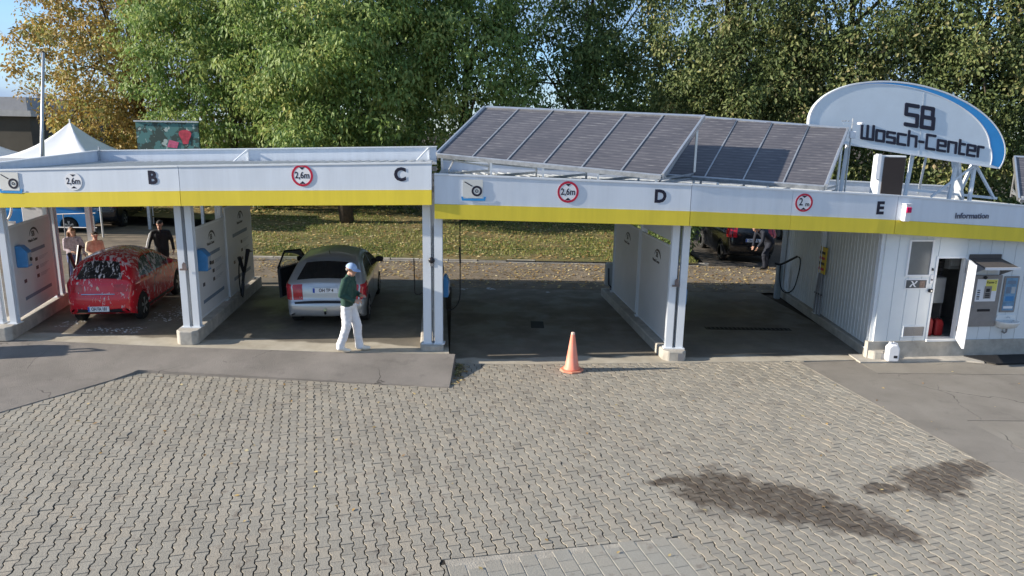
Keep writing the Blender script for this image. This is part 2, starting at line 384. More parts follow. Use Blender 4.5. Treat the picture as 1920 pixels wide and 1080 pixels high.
for j, i in enumerate(rest):
    w = paver_verts(rng.normal(0, .0018), rng.normal(0, .012), rng.normal(0, .012)); w[:, 0] += cells[i, 0] + rng.normal(0, .0015); w[:, 1] += cells[i, 1] + rng.normal(0, .0015); allv[j] = w
# tops split to quads so that the mesh is all quads
tq = np.array([(0, 1, 10, 11), (1, 2, 9, 10), (2, 3, 8, 9), (3, 4, 7, 8), (4, 5, 6, 7)]); fq = np.concatenate([tq, np.array(side)])
quads = (fq[None] + (np.arange(K)*3*NV)[:, None, None]).reshape(-1, 4)
me = np_mesh('pavers', allv.reshape(-1, 3), quads, PAVE, np.repeat(rng.random(K), len(fq)))
o = link('more_pavers', me, yard); o['kind'] = 'stuff'
def clip_half(P, p, n_):
    out_ = []
    for k in range(len(P)):
        A, B = P[k], P[(k+1) % len(P)]; da, db = (A-p)@n_, (B-p)@n_
        if da >= 0: out_.append(A)
        if (da >= 0) != (db >= 0): out_.append(A + (B-A)*(da/(da-db)))
    return out_
for i, p, n_ in CLIP:   # stones cut along the edge of the block paver field
    q = o_mid[:, 0:1]*E1 + o_mid[:, 1:2]*E2 + CELLS0[i, :2]; P = clip_half([v for v in q], np.array(p)+n_*.008, n_)
    if len(P) < 3: continue
    m_ = len(P); c_ = np.mean(P, 0); me = bpy.data.meshes.new('cut_paver'); T = [tuple(v+(c_-v)*.05) + (.007,) for v in P] + [tuple(v) + (.002,) for v in P] + [tuple(v) + (-.03,) for v in P]
    me.from_pydata(T, [], [tuple(range(m_))] + [(k, m_+k, m_+(k+1) % m_, (k+1) % m_) for k in range(m_)] + [(m_+k, 2*m_+k, 2*m_+(k+1) % m_, m_+(k+1) % m_) for k in range(m_)]); me.materials.append(PAVE)
    at = me.attributes.new('tone', 'FLOAT', 'FACE'); at.data.foreach_set('value', np.full(len(me.polygons), rng.random(), np.float32)); o = link('cut_paver', me, yard)
# plain rectangular pavers near the camera, pale joints
sb = sheet('sand_bed', RECT, 0.001, SAND, kind=None); sb.parent = yard
rv = []
for k in range(6):
    b = MB(); b.box(-.0915, .0915, -.0988, .0988, -.03, .007); me = b.mesh('block_paver', PAVER, bevel=0.004)
    q = np.array([v.co[:] for v in me.vertices]); w = q.copy(); w[:, 0] = q[:, 0]*E1[0]+q[:, 1]*E2[0]; w[:, 1] = q[:, 0]*E1[1]+q[:, 1]*E2[1]
    me.vertices.foreach_set('co', w.astype(np.float32).ravel())
    at = me.attributes.new('tone', 'FLOAT', 'FACE'); at.data.foreach_set('value', np.full(len(me.polygons), .15+.6*rng.random(), np.float32)); rv.append(me)
u0 = np.dot(E1, RECT[0]); 
for i in range(15):
    for j in range(18):
        p = (u0 + .10 + i*.193)*E1 + (np.dot(E2, RECT[1]) - .02 - j*.2 - (.1 if i % 2 else 0))*E2
        if inside(RECT, np.array([p[0]]), np.array([p[1]]))[0] and p[1] > 5.6:
            o = bpy.data.objects.new('block_paver', rv[rng.integers(6)]); col.objects.link(o); o.parent = yard; o.location = (p[0], p[1], rng.normal(0, .001))

# ---- asphalt on both sides of the paving
BORD = [(-14.5, 5.0), (-9.9, 4.4), (-9.5, 8.2), (-8.02, 10.6), (-6.84, 12.56), (-1.08, 12.05)]
def ramp():
    b = MB(); xs = list(np.linspace(-14.5, -9.6, 8)) + list(np.linspace(-9.5, -6.9, 14)) + list(np.linspace(-6.84, -1.08, 26)); rows = 14; vs = []
    for x in xs:
        yb = plin(FPL, x) - 0.004
        yf = plin([(-14.5, 4.5), (-9.6, 4.5), (-9.5, 8.2), (-8.02, 10.6), (-6.84, 12.56), (-1.08, 12.05)], x)
        for r in range(rows):
            t = (r/(rows-1))**1.5; y = lerp(yb, yf, t); s = max(0, 1 - (yb - y)/1.35)
            vs.append((x, y + (0.02*noise.noise((x*3, 1, 0)) if r == rows-1 else 0), 0.200*s*s*(3-2*s)*0.6 + 0.200*s*0.4 + 0.020 + 0.005*noise.noise((x*2, y*2, 0))))
    f = [(i*rows+r, i*rows+r+1, (i+1)*rows+r+1, (i+1)*rows+r) for i in range(len(xs)-1) for r in range(rows-1)]
    b.add(vs, f); k = len(xs)-1; e = [vs[k*rows+r] for r in range(rows)]
    b.add(e + [(x+0.03, y, -0.05) for x, y, z in e], [(r, r+1, rows+r+1, rows+r) for r in range(rows-1)])
    e = [vs[i*rows+rows-1] for i in range(len(xs))]; n_ = len(e)
    b.add(e + [(x, y, -0.05) for x, y, z in e], [(r, r+1, n_+r+1, n_+r) for r in range(n_-1)])
    return b
o = ramp().build('asphalt_apron', ASPH3, smooth=True); tag(o, 'dark asphalt apron ramping up to the raised floor of bays B and C', kind='structure')
sheet('asphalt_strip', [(5.80, 13.86), (7.02, 14.02), (7.06, 13.6), (7.58, 9.83), (8.25, 4.6), (7.79, 4.6), (6.84, 8.72)], 0.013, ASPH, thick=.06)['label'] = 'narrow asphalt strip along the slanted edge of the pavers'
sheet('asphalt_slab', [(7.10, 13.27), (13, 13.40), (13, 14.60), (9.6, 14.1), (7.06, 13.86)], 0.012, ASPH2, thick=.05)
sheet('asphalt_slab', [(7.11, 13.25), (13, 13.38), (13, 11.12), (7.36, 10.98)], 0.010, ASPH, thick=.05)
sheet('asphalt_slab', [(7.38, 10.955), (13, 11.095), (14, 4.6), (8.275, 4.6), (7.605, 9.83)], 0.011, ASPH2, thick=.05)

# ---- bay floors
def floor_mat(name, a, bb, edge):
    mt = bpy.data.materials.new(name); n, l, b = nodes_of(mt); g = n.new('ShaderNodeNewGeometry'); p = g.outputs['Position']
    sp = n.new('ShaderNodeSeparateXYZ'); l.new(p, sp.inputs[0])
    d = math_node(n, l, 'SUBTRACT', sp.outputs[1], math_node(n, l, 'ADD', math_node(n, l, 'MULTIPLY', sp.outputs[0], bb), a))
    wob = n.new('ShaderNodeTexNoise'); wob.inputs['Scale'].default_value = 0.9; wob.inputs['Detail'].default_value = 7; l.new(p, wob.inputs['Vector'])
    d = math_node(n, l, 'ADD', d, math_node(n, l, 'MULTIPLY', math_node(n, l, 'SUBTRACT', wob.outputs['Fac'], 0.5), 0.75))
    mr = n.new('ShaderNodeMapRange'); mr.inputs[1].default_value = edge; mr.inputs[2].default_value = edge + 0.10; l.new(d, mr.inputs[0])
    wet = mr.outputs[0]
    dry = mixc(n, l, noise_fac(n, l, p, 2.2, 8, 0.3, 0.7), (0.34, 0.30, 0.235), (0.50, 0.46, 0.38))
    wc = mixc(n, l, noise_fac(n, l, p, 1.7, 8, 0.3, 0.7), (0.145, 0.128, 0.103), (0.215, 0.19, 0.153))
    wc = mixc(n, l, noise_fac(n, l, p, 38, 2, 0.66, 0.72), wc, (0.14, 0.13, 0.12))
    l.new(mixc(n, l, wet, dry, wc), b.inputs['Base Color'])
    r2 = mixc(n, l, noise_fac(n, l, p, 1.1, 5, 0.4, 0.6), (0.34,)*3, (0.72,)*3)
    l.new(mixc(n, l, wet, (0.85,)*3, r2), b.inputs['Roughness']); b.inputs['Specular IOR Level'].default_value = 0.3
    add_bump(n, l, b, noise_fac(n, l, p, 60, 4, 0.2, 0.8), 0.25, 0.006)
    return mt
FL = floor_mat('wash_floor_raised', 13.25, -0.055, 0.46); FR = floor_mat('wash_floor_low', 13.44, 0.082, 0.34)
def floor(name, x0, x1, fe, z, mat, back, sl, label):
    b = MB(); n = 12; top = []
    for i in range(n+1):
        x = lerp(x0, x1, i/n); top.append((x, plin(fe, x), z))
    bk = [(x + sl*(back - y), back, z) for x, y, z_ in top]
    P = top + bk; b.add(P, [(i, i+1, n+2+i, n+1+i) for i in range(n)])
    b.add(top + [(x, y, -0.05) for x, y, q in top], [(i, i+1, n+2+i, n+1+i) for i in range(n)])
    b.add([top[-1], bk[-1], (bk[-1][0], bk[-1][1], -.05), (top[-1][0], top[-1][1], -.05)], [(0, 1, 2, 3)])
    b.add(bk + [(x, y, -0.05) for x, y, q in bk], [(i, i+1, n+2+i, n+1+i) for i in range(n)])
    return tag(b.build(name, mat), label, kind='structure')
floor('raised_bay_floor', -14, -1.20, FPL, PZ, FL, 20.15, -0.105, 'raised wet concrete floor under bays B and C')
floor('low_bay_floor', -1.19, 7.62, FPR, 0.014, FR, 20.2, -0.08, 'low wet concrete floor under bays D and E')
sheet('concrete_step', [(7.05, 13.87), (9.30, 14.08), (9.62, 13.98), (9.78, 14.42), (9.6, 14.6), (7.05, 14.4)], 0.035, CONC, thick=.08)

# ---- behind the bays: lane, kerb, lawn
sheet('rear_lane', [(-80, 20.3), (60, 20.3), (60, 24.35), (14, 24.35), (6.6, 24.45), (-10.4, 23.95), (-10.9, 27), (-12.5, 31.5), (-80, 36)], -0.004, LANE)['label'] = 'leaf strewn asphalt lane behind the wash bays'
sheet('rear_yard', [(6.75, 24.47), (60, 24.37), (60, 60), (6.75, 33)], -0.002, soil_mat('rear_yard_asphalt_shade', (0.085, 0.075, 0.065), (0.13, 0.115, 0.10), 1.0, 0.8, 80))  # shade over the yard is put into this darker asphalt colour
def lawn_z(x, y): 
    d = max(0, y - 24.3); return 0.07 + 0.035*d + 0.05*noise.noise((x*.35, y*.35, 0))*min(1, d)
b = MB(); xs = np.linspace(0, 1, 60); ys = np.linspace(0, 1, 34); vs = []
for j in ys:
    for i in xs:
        y = lerp(24.42, 46, j); xl = plin([(24, -10.2), (27, -10.7), (31.5, -12.3), (32, -14), (33.5, -34), (50, -40)], y); xr = plin([(24, 6.4), (33, 6.6), (34, 20), (36, 50), (50, 50)], y)
        x = lerp(xl, xr, i); vs.append((x, y, lawn_z(x, y)))
b.add(vs, [(j*60+i, j*60+i+1, (j+1)*60+i+1, (j+1)*60+i) for j in range(33) for i in range(59)])
tag(b.build('lawn', LAWN, smooth=True), 'grass bank strewn with yellow leaves behind the lane', kind='structure')
kerb = tag(MB().box(-10.2, 6.4, 24.30, 24.36, -.05, .02).build('kerb', CONC), 'pale kerb between rear lane and lawn', kind='structure')
ks = MB().box(-.49, .49, -.05, .05, -.08, .075).mesh('kerb_stone', CONC, bevel=.012)
for i in range(17):
    o = link('kerb_stone', ks, kerb); o.location = (-9.7 + i, 24.36 + .012*i + rng.normal(0, .006), rng.normal(0, .006)); o.rotation_euler.z = .012 + rng.normal(0, .006)
def leaf_scatter(name, pts, sizes, mat, label, up=0.5):
    n = len(pts); a = rng.random(n)*6.283; tl = rng.normal(0, up, n); L = sizes[:, None]
    d = np.c_[np.cos(a), np.sin(a), np.sin(tl)*.6]; s = np.c_[-np.sin(a), np.cos(a), rng.normal(0, up, n)*.5]
    q = np.stack([pts - d*L, pts + s*L*.55 + [0, 0, .004], pts + d*L, pts - s*L*.55 + [0, 0, .004]], 1)
    q[:, :, 2] = np.maximum(q[:, :, 2], pts[:, None, 2] - .002)
    me = np_mesh(name, q.reshape(-1, 3), np.arange(4*n).reshape(-1, 4), mat, rng.random(n))
    return tag(link(name, me), label, 'leaves', kind='stuff')
def leaf_mat(name, stops, trans=0.25, rough=0.55):
    mt = bpy.data.materials.new(name); n, l, b = nodes_of(mt)
    at = n.new('ShaderNodeAttribute'); at.attribute_name = 'tone'
    ra = n.new('ShaderNodeValToRGB'); e = ra.color_ramp.elements
    e[0].position = stops[0][0]; e[0].color = (*stops[0][1], 1); e[1].position = stops[-1][0]; e[1].color = (*stops[-1][1], 1)
    for p_, c_ in stops[1:-1]: e.new(p_).color = (*c_, 1)
    l.new(at.outputs['Fac'], ra.inputs[0]); l.new(ra.outputs[0], b.inputs['Base Color'])
    b.inputs['Roughness'].default_value = rough; b.inputs['Specular IOR Level'].default_value = 0.35
    tr = n.new('ShaderNodeBsdfTranslucent'); l.new(ra.outputs[0], tr.inputs[0])
    ms = n.new('ShaderNodeMixShader'); ms.inputs[0].default_value = trans
    ou = n['Material Output']; l.new(b.outputs[0], ms.inputs[1]); l.new(tr.outputs[0], ms.inputs[2]); l.new(ms.outputs[0], ou.inputs[0])
    return mt
FALL = leaf_mat('fallen_leaf', [(0, (0.22, 0.12, 0.05)), (.35, (0.42, 0.27, 0.10)), (.7, (0.58, 0.45, 0.19)), (1, (0.66, 0.57, 0.34))], .15)
n_ = 3600; p = np.c_[rng.uniform(-12, 9, n_), 20.4 + 3.9*rng.random(n_)**.8, np.full(n_, .006)]; leaf_scatter('lane_leaves', p, rng.uniform(.03, .07, n_), FALL, 'dry fallen leaves scattered over the rear lane')
n_ = 9000; x = rng.uniform(-13, 8, n_); y = 24.6 + 13*rng.random(n_); k = x < 6.2
p = np.c_[x, y, [lawn_z(i, j) + .02 for i, j in zip(x, y)]][k]; leaf_scatter('lawn_leaves', p, rng.uniform(.04, .09, len(p)), FALL, 'yellow fallen leaves lying in the grass of the lawn')
n_ = 2600; x = rng.uniform(-30, -11.5, n_); y = 33.0 + 7*rng.random(n_); p = np.c_[x, y, [lawn_z(i, j)+.04 for i, j in zip(x, y)]]; leaf_scatter('bank_leaves', p, rng.uniform(.06, .14, n_), FALL, 'brown leaf litter on the bank behind the parking yard', .9)
n_ = 170; x = rng.uniform(-8, 10, n_); y = 6.5 + 7*rng.random(n_); p = np.c_[x, y, np.full(n_, .018)]; leaf_scatter('yard_leaves', p, rng.uniform(.018, .04, n_), FALL, 'a few dry leaves blown over the paved yard')
GRASS = leaf_mat('grass_blade', [(0, (0.10, 0.15, 0.03)), (.5, (0.21, 0.26, 0.06)), (1, (0.40, 0.36, 0.11))], .3)
n_ = 26000; x = rng.uniform(-12.5, 6.4, n_); y = 24.5 + 11*rng.random(n_)**1.2; k = x > np.interp(y, [24, 27, 31.5, 40], [-10.2, -10.7, -12.3, -30]); k &= np.array([noise.noise((a*.35, b_*.55, 3.1)) > -.12+.25*random.random()-.12 for a, b_ in zip(x, y)]); x, y = x[k], y[k]; n_ = len(x)
z = np.array([lawn_z(i, j) for i, j in zip(x, y)]); a = rng.random(n_)*6.283; h = rng.uniform(.04, .11, n_); w = .012
bx, by = np.cos(a)*w, np.sin(a)*w; lx, ly = rng.normal(0, .04, n_), rng.normal(0, .04, n_)
q = np.stack([np.c_[x-bx, y-by, z], np.c_[x+bx, y+by, z], np.c_[x+lx+bx*.3, y+ly+by*.3, z+h], np.c_[x+lx-bx*.3, y+ly-by*.3, z+h]], 1)
tag(link('grass', np_mesh('grass', q.reshape(-1, 3), np.arange(4*n_).reshape(-1, 4), GRASS, rng.random(n_))), 'short green grass on the lawn bank behind the lane', 'grass', kind='stuff')
n_ = 90; p = np.c_[rng.normal(-.98, .07, n_), rng.uniform(12.15, 13.35, n_), np.full(n_, .02)]; leaf_scatter('corner_litter', p, rng.uniform(.015, .04, n_), FALL, 'leaf litter caught along the right edge of the asphalt apron')
WEED = leaf_mat('weed_leaf', [(0, (.07, .10, .03)), (1, (.25, .25, .08))], .3); n_ = 120; p = np.c_[rng.normal(-1.0, .05, n_), rng.uniform(12.6, 13.3, n_), .02+.06*rng.random(n_)]; leaf_scatter('weeds', p, rng.uniform(.012, .03, n_), WEED, 'small weeds growing along the apron edge beside bay D', 1.2)
# ================================================================== THE WASH HALLS
def fascia(parent, x0, x1, FY, FT, FB, th=0.07, n=6):
    """one sheet metal fascia panel (white) with its yellow lower band and top flashing"""
    def strip(zf0, zf1, y0, y1):
        b = MB(); P = []
        for i in range(n+1):
            x = lerp(x0, x1, i/n); y = plin(FY, x)
            P += [(x, y+y0, zf0(x)), (x, y+y0, zf1(x)), (x, y+y1, zf1(x)), (x, y+y1, zf0(x))]
        F = []
        for i in range(n):
            o = 4*i
            for k in range(4): F.append((o+k, o+4+k, o+4+(k+1) % 4, o+(k+1) % 4))
        F += [(0, 1, 2, 3), tuple(4*n+k for k in (3, 2, 1, 0))]
        return b.add(P, F)
    T, B = (lambda x: plin(FT, x)), (lambda x: plin(FB, x))
    pn = strip(lambda x: B(x)+.277, lambda x: T(x)-.032, 0, th).build('fascia_panel', FASCIA, parent)
    strip(lambda x: B(x), lambda x: B(x)+.274, -.012, th+.02).build('yellow_band', YELLOW, parent)
    strip(lambda x: T(x)-.030, lambda x: T(x), -.015, th+.03).build('top_flashing', WHITE, parent)
    return pn
def corrugated(parent, x0, x1, yf, yb, zf, zb, pitch=0.25, amp=0.035):
    xs = []; k = 0; x = x0
    while x < x1:
        xs += [(x, 0), (x+pitch*.34, 0), (x+pitch*.46, 1), (x+pitch*.88, 1)]; x += pitch
    P = []; F = []
    for x, h in xs:
        P += [(x, yf(x), zf(x)+h*amp), (x-.6, yb, zb(x)+h*amp)]
    for i in range(len(xs)-1): F.append((2*i, 2*i+2, 2*i+3, 2*i+1))
    b = MB().add(P, F); m_ = len(P)
    b.add([(a, c, d-.03) for a, c, d in P], F)
    return b.build('roof_sheet', ROOFM, parent)
def post(parent, x, y, z0, z1, w=0.13, d=0.13, base=True, nm='post'):
    b = MB()   # rolled H section: two flanges and a web, facing the yard
    b.box(x-w/2, x+w/2, y-d/2, y-d/2+.014, z0, z1); b.box(x-w/2, x+w/2, y+d/2-.014, y+d/2, z0, z1); b.box(x-.012, x+.012, y-d/2+.0141, y+d/2-.0141, z0, z1)
    if base: b.box(x-w*.75, x+w*.75, y-d*.75, y+d*.75, z0-.002, z0+.018)
    return b.build(nm, WHITE, parent)
def kerb_base(parent, x, y0, y1, w, z0, z1, sl):
    P = [(-w/2+.09, 0), (w/2-.09, 0), (w/2, .10), (w/2, y1-y0), (-w/2, y1-y0), (-w/2, .10)]
    b = MB(); pts = [(x + a + sl*c, y0 + c) for a, c in P]
    b.add([(p, q, z0) for p, q in pts] + [(p, q, z1) for p, q in pts], [tuple(range(6))[::-1], tuple(range(6, 12))] + [(i, (i+1) % 6, (i+1) % 6+6, i+6) for i in range(6)])
    return b.build('kerb_base', CONC, parent, bevel=.018)
def crescent(cx, cz, r, t, a0, a1, n=18, sx=1.0):
    o = [(cx + sx*r*math.cos(a), cz + r*math.sin(a)) for a in np.linspace(a0, a1, n)]
    i = [(cx + sx*(r-t*math.sin(math.pi*(k/(n-1))**.7))*math.cos(a), cz + (r-t*math.sin(math.pi*(k/(n-1))**.7))*math.sin(a)) for k, a in enumerate(np.linspace(a0, a1, n))]
    return o, i
def ribbon(b, o, i, y0, y1, fr):
    for k in range(len(o)-1): b.prism([o[k], o[k+1], i[k+1], i[k]], y0, y1, fr=fr)
def rect(x0, x1, z0, z1): return [(x0, z0), (x1, z0), (x1, z1), (x0, z1)]
def board(parent, p, q, zb, ztp, ztq, face, full=True):
    """printed partition board from p (near end) to q (far end); face=+1 looks towards +x"""
    p, q = Vector((*p, 0)), Vector((*q, 0)); w = (q-p).length
    if face > 0: ex = (q-p).normalized(); O = p; zl, zr = ztp, ztq
    else: ex = (p-q).normalized(); O = q; zl, zr = ztq, ztp
    ez = Vector((0, 0, 1)); ey = ez.cross(ex); O = O + ez*zb; hl, hr = zl-zb, zr-zb
    fr = (O, ex, ez, ey); b = MB().prism([(0, 0), (w, 0), (w, hr), (0, hl)], 0, .03, fr=fr)
    bd = b.build('partition_board', BOARD, parent)
    t = MB()
    for a, c in (((0, 0), (w, 0)), ((0, hl), (w, hr)), ((0, 0), (0, hl)), ((w, 0), (w, hr))):
        t.bar(O+ex*a[0]+ez*a[1]+ey*.012, O+ex*c[0]+ez*c[1]+ey*.012, .045, .035, upv=ey)
    t.build('board_frame', WHITE, bd)
    h = min(hl, hr); c = MB(); o, i = crescent(w*.56, h*.80, .22, .045, R(10), R(165), sx=1.15)
    ribbon(c, o, i, -.004, -.001, fr); c.build('logo_arc', BLACK, bd)
    F4 = frame(O+ex*(w*.54)+ez*(h*.845)-ey*.003, ex, ey); text_part('SB', .16, F4, BLACK, bd, depth=.001, bold=.003)
    F4 = frame(O+ex*(w*.52)+ez*(h*.775)-ey*.003, ex, ey); text_part('Wasch-Center', .085, F4, BLACK, bd, depth=.001, bold=.002)
    if full:
        MB().prism(rect(w*.22, w*.80, h*.635, h*.675), -.004, -.001, fr=fr).build('printed_bar', PRINT, bd)
        MB().prism(rect(w*.18, w*.86, h*.135, h*.175), -.004, -.001, fr=fr).build('printed_bar', PRINT, bd)
        for k in range(3):
            z = h*(.52-.10*k); MB().prism(rect(w*.52, w*.58, z, z+.075), -.004, -.001, fr=fr).build('pictogram', BLACK, bd)
            s = MB()
            for r_ in range(3): s.prism(rect(w*.62, w*(.86-.05*r_), z+.058-.028*r_, z+.070-.028*r_), -.003, -.001, fr=fr)
            s.build('printed_lines', PRINTL, bd)
        MB().prism(rect(w*.20, w*.26, h*.33, h*.33+.075), -.004, -.001, fr=fr).build('pictogram', BLACK, bd)
    return bd, fr

# ---------------- hall with bays B and C
hallL = thing('wash_hall', 'white wash hall with raised bays B and C and a yellow fascia band', 'wash hall', (-6, 17, 0))
for x0, x1 in ((-13.9, -6.235), (-6.225, -1.52)): fascia(hallL, x0, x1, FYL, FTL, FBL, n=8)
corrugated(hallL, -13.6, -1.75, lambda x: plin(FYL, x)+.10, 20.15, lambda x: plin(FTL, x)-.085, lambda x: plin([(-13.6, 3.34), (-11.4, 3.38), (-2.1, 3.58)], x))
b = MB(); b.hexa([(-11.5, 20.2, 3.28), (-2.15, 20.2, 3.5), (-2.15, 20.26, 3.5), (-11.5, 20.26, 3.28), (-11.5, 20.2, 3.70), (-2.15, 20.2, 3.97), (-2.15, 20.26, 3.97), (-11.5, 20.26, 3.70)]); b.build('rear_parapet', FASCIA, hallL)
b = MB(); b.bar((-11.5, 20.21, 3.715), (-2.13, 20.21, 3.985), .09, .03); b.build('parapet_cap', WHITE, hallL)
for x in (-7.35, -2.35): 
    z = lerp(3.70, 3.97, (x+11.5)/9.35); MB().bar((x, 20.18, z-.33), (x, 20.18, z), .03, .035, upv=(0, 1, 0)).build('parapet_strut', WHITE, hallL)
    MB().bar((x-.02, 20.17, z-.02), (x-.28, 19.75, z-.34), .03, .03).build('parapet_brace', WHITE, hallL)
b = MB(); b.hexa([(-10.55, 13.9, 3.42), (-10.50, 13.9, 3.42), (-11.48, 20.2, 3.30), (-11.53, 20.2, 3.30), (-10.55, 13.9, 3.60), (-10.50, 13.9, 3.60), (-11.48, 20.2, 3.70), (-11.53, 20.2, 3.70)]); b.build('side_parapet', FASCIA, hallL)
MB().bar((-10.52, 13.9, 3.61), (-11.5, 20.2, 3.715), .08, .03).build('parapet_cap', WHITE, hallL)
MB().bar((-11.42, 20.1, 3.45), (-11.42, 20.1, 3.83), .035, .035).build('corner_stub', STEEL, hallL)
# partitions
def girder(parent, x0, y0, x1, y1, z): MB().bar((x0, y0, z), (x1, y1, z-.05), .10, .16).build('roof_beam', WHITE, parent)
sl = -.106
kerb_base(hallL, -6.41, 13.62, 19.0, .44, PZ-.01, .50, sl)
for x in (-6.515, -6.315): post(hallL, x, 13.98, .50, plin(FBL, x)+.25)
MB().tube([(-6.415, 14.0, .52), (-6.415, 14.0, 2.9)], .018, 6).build('drain_pipe', STEEL, hallL)
for y in (16.3, 18.75): post(hallL, -6.41+sl*(y-13.98)-.03, y, .50, 3.2)
girder(hallL, -6.41, 13.7, -7.05, 20.1, 3.28)
bd1, fr1 = board(hallL, (-6.345, 14.10), (-6.56, 16.22), .60, 2.45, 2.42, 1)
bd2, fr2 = board(hallL, (-6.58, 16.38), (-6.82, 18.62), .56, 2.62, 2.62, 1)
kerb_base(hallL, -10.12, 13.66, 19.0, .44, PZ-.01, .50, -.22)
for x in (-10.30, -10.02): post(hallL, x, 14.02, .50, 3.05)
for y in (16.6, 18.9): post(hallL, -10.10-.22*(y-13.98), y, .50, 3.2)
post(hallL, -10.10-.22*2.3, 16.3, .50, 3.2, w=.10)
girder(hallL, -10.1, 13.8, -11.4, 20.1, 3.12)
bd0, fr0 = board(hallL, (-10.00, 14.14), (-10.52, 16.22), .60, 2.42, 2.42, 1)
kerb_base(hallL, -1.545, 13.48, 19.6, .46, -.04, .34, -.11)
for x in (-1.645, -1.425): post(hallL, x, 13.67, .34, (3.12 if x < -1.6 else 2.98), w=.155)
MB().tube([(-1.535, 13.66, .36), (-1.535, 13.66, 1.9), (-1.50, 13.66, 2.84)], .012, 6).build('drain_pipe', STEEL, hallL)
for y in (16.4, 19.2): post(hallL, -1.535-.11*(y-13.67), y, .34, 3.3, w=.10)
MB().prism(rect(0, 5.2, 0, 1.9), -.02, .02, fr=((-1.55, 13.85, .40), Vector((-.11, 1, 0)).normalized(), (0, 0, 1), Vector((1, .11, 0)).normalized())).build('partition_board', PANEL, hallL)

# ---------------- hall with bays D and E
hallR = thing('wash_hall', 'white wash hall with low bays D and E and solar racks on its roof', 'wash hall', (3, 17, 0))
for x0, x1 in ((-1.47, 3.345), (3.355, 5.33), (5.335, 7.45)): fascia(hallR, x0, x1, FYR, FTR, FBR, n=6)
zRb = [(-2, 3.35), (3, 3.2), (8, 3.0), (13, 2.78)]
corrugated(hallR, -1.45, 12.9, lambda x: plin(FYR, x)+.10, 20.3, lambda x: plin(FTR, x)-.085, lambda x: plin(zRb, x))
b = MB(); b.hexa([(-2.0, 20.3, 3.1), (12.6, 20.6, 2.6), (12.6, 20.66, 2.6), (-2.0, 20.36, 3.1), (-2.0, 20.3, 3.58), (12.6, 20.6, 3.10), (12.6, 20.66, 3.10), (-2.0, 20.36, 3.58)]); b.build('rear_parapet', FASCIA, hallR)
MB().bar((-2.0, 20.31, 3.595), (12.6, 20.61, 3.115), .09, .03).build('parapet_cap', WHITE, hallR)
sl = -.10
kerb_base(hallR, 3.30, 13.78, 19.6, .47, -.01, .21, sl)
MB().box(3.34, 3.46, 13.772, 13.79, .02, .17).build('concrete_plug', GREYM, hallR)
for x in (3.195, 3.405): post(hallR, x, 14.06, .21, plin(FBR, x)+.25, w=.14)
MB().tube([(3.30, 14.08, .23), (3.30, 14.08, 2.9)], .014, 6).build('drain_pipe', STEEL, hallR)
for y in (16.62, 19.15): post(hallR, 3.30+sl*(y-14.06), y, .21, 3.0, w=.15)
girder(hallR, 3.3, 13.9, 2.7, 20.2, 2.98)
board(hallR, (3.20, 14.18), (2.98, 16.50), .26, 2.24, 2.22, -1, full=False)
board(hallR, (2.96, 16.76), (2.74, 19.0), .26, 2.24, 2.22, -1, full=False)
for p, q in (((3.235, 14.18), (3.0, 16.50)), ((2.99, 16.76), (2.77, 19.0))):
    MB().hexa([(p[0], p[1], 2.34), (p[0]+.02, p[1], 2.34), (q[0]+.02, q[1], 2.34), (q[0], q[1], 2.34), (p[0], p[1], 2.95), (p[0]+.02, p[1], 2.95), (q[0]+.02, q[1], 2.95), (q[0], q[1], 2.95)]).build('upper_panel', PANEL, hallR)
kerb_base(hallR, 7.50, 14.06, 20.0, .36, -.01, .20, 0.04)
MB().box(7.55, 7.66, 14.052, 14.07, .02, .16).build('concrete_plug', GREYM, hallR)
post(hallR, 7.42, 14.30, .20, 2.85, w=.14)
# side wall of bay E: ribbed cladding sheets
y = 14.40; k = 0
while y < 19.9:
    w = .62; b = MB(); prof = []
    for r_ in range(4):
        o = r_*w/4; prof += [(o, 0), (o+w/4-.03, 0), (o+w/4-.024, .008), (o+w/4-.006, .008)]
    prof.append((w-.003, 0)); P = [(7.44+h+.04*(y+o-14.4), y+o, z) for o, h in prof for z in (.21, 3.0)]
    b.add(P, [(2*i, 2*i+2, 2*i+3, 2*i+1) for i in range(len(prof)-1)]); b.box(7.49+.04*(y-14.4), 7.52+.04*(y-14.4), y, y+w-.003, .21, 3.0)
    b.build('cladding_sheet', PANEL, hallR); y += w
for y in (17.2, 19.95): post(hallR, 7.37+.04*(y-14.4), y, .20, 3.0, w=.09, d=.12)
# ceilings are the roof sheets; purlins carry them
for y in (15.2, 17.0, 18.8):
    MB().bar((-13.4, y, 3.18), (-2.0, y, 3.46), .07, .12).build('purlin', STEEL, hallL)
    MB().bar((-1.9, y, 3.24), (7.3, y, 2.96), .07, .12).build('purlin', STEEL, hallR)

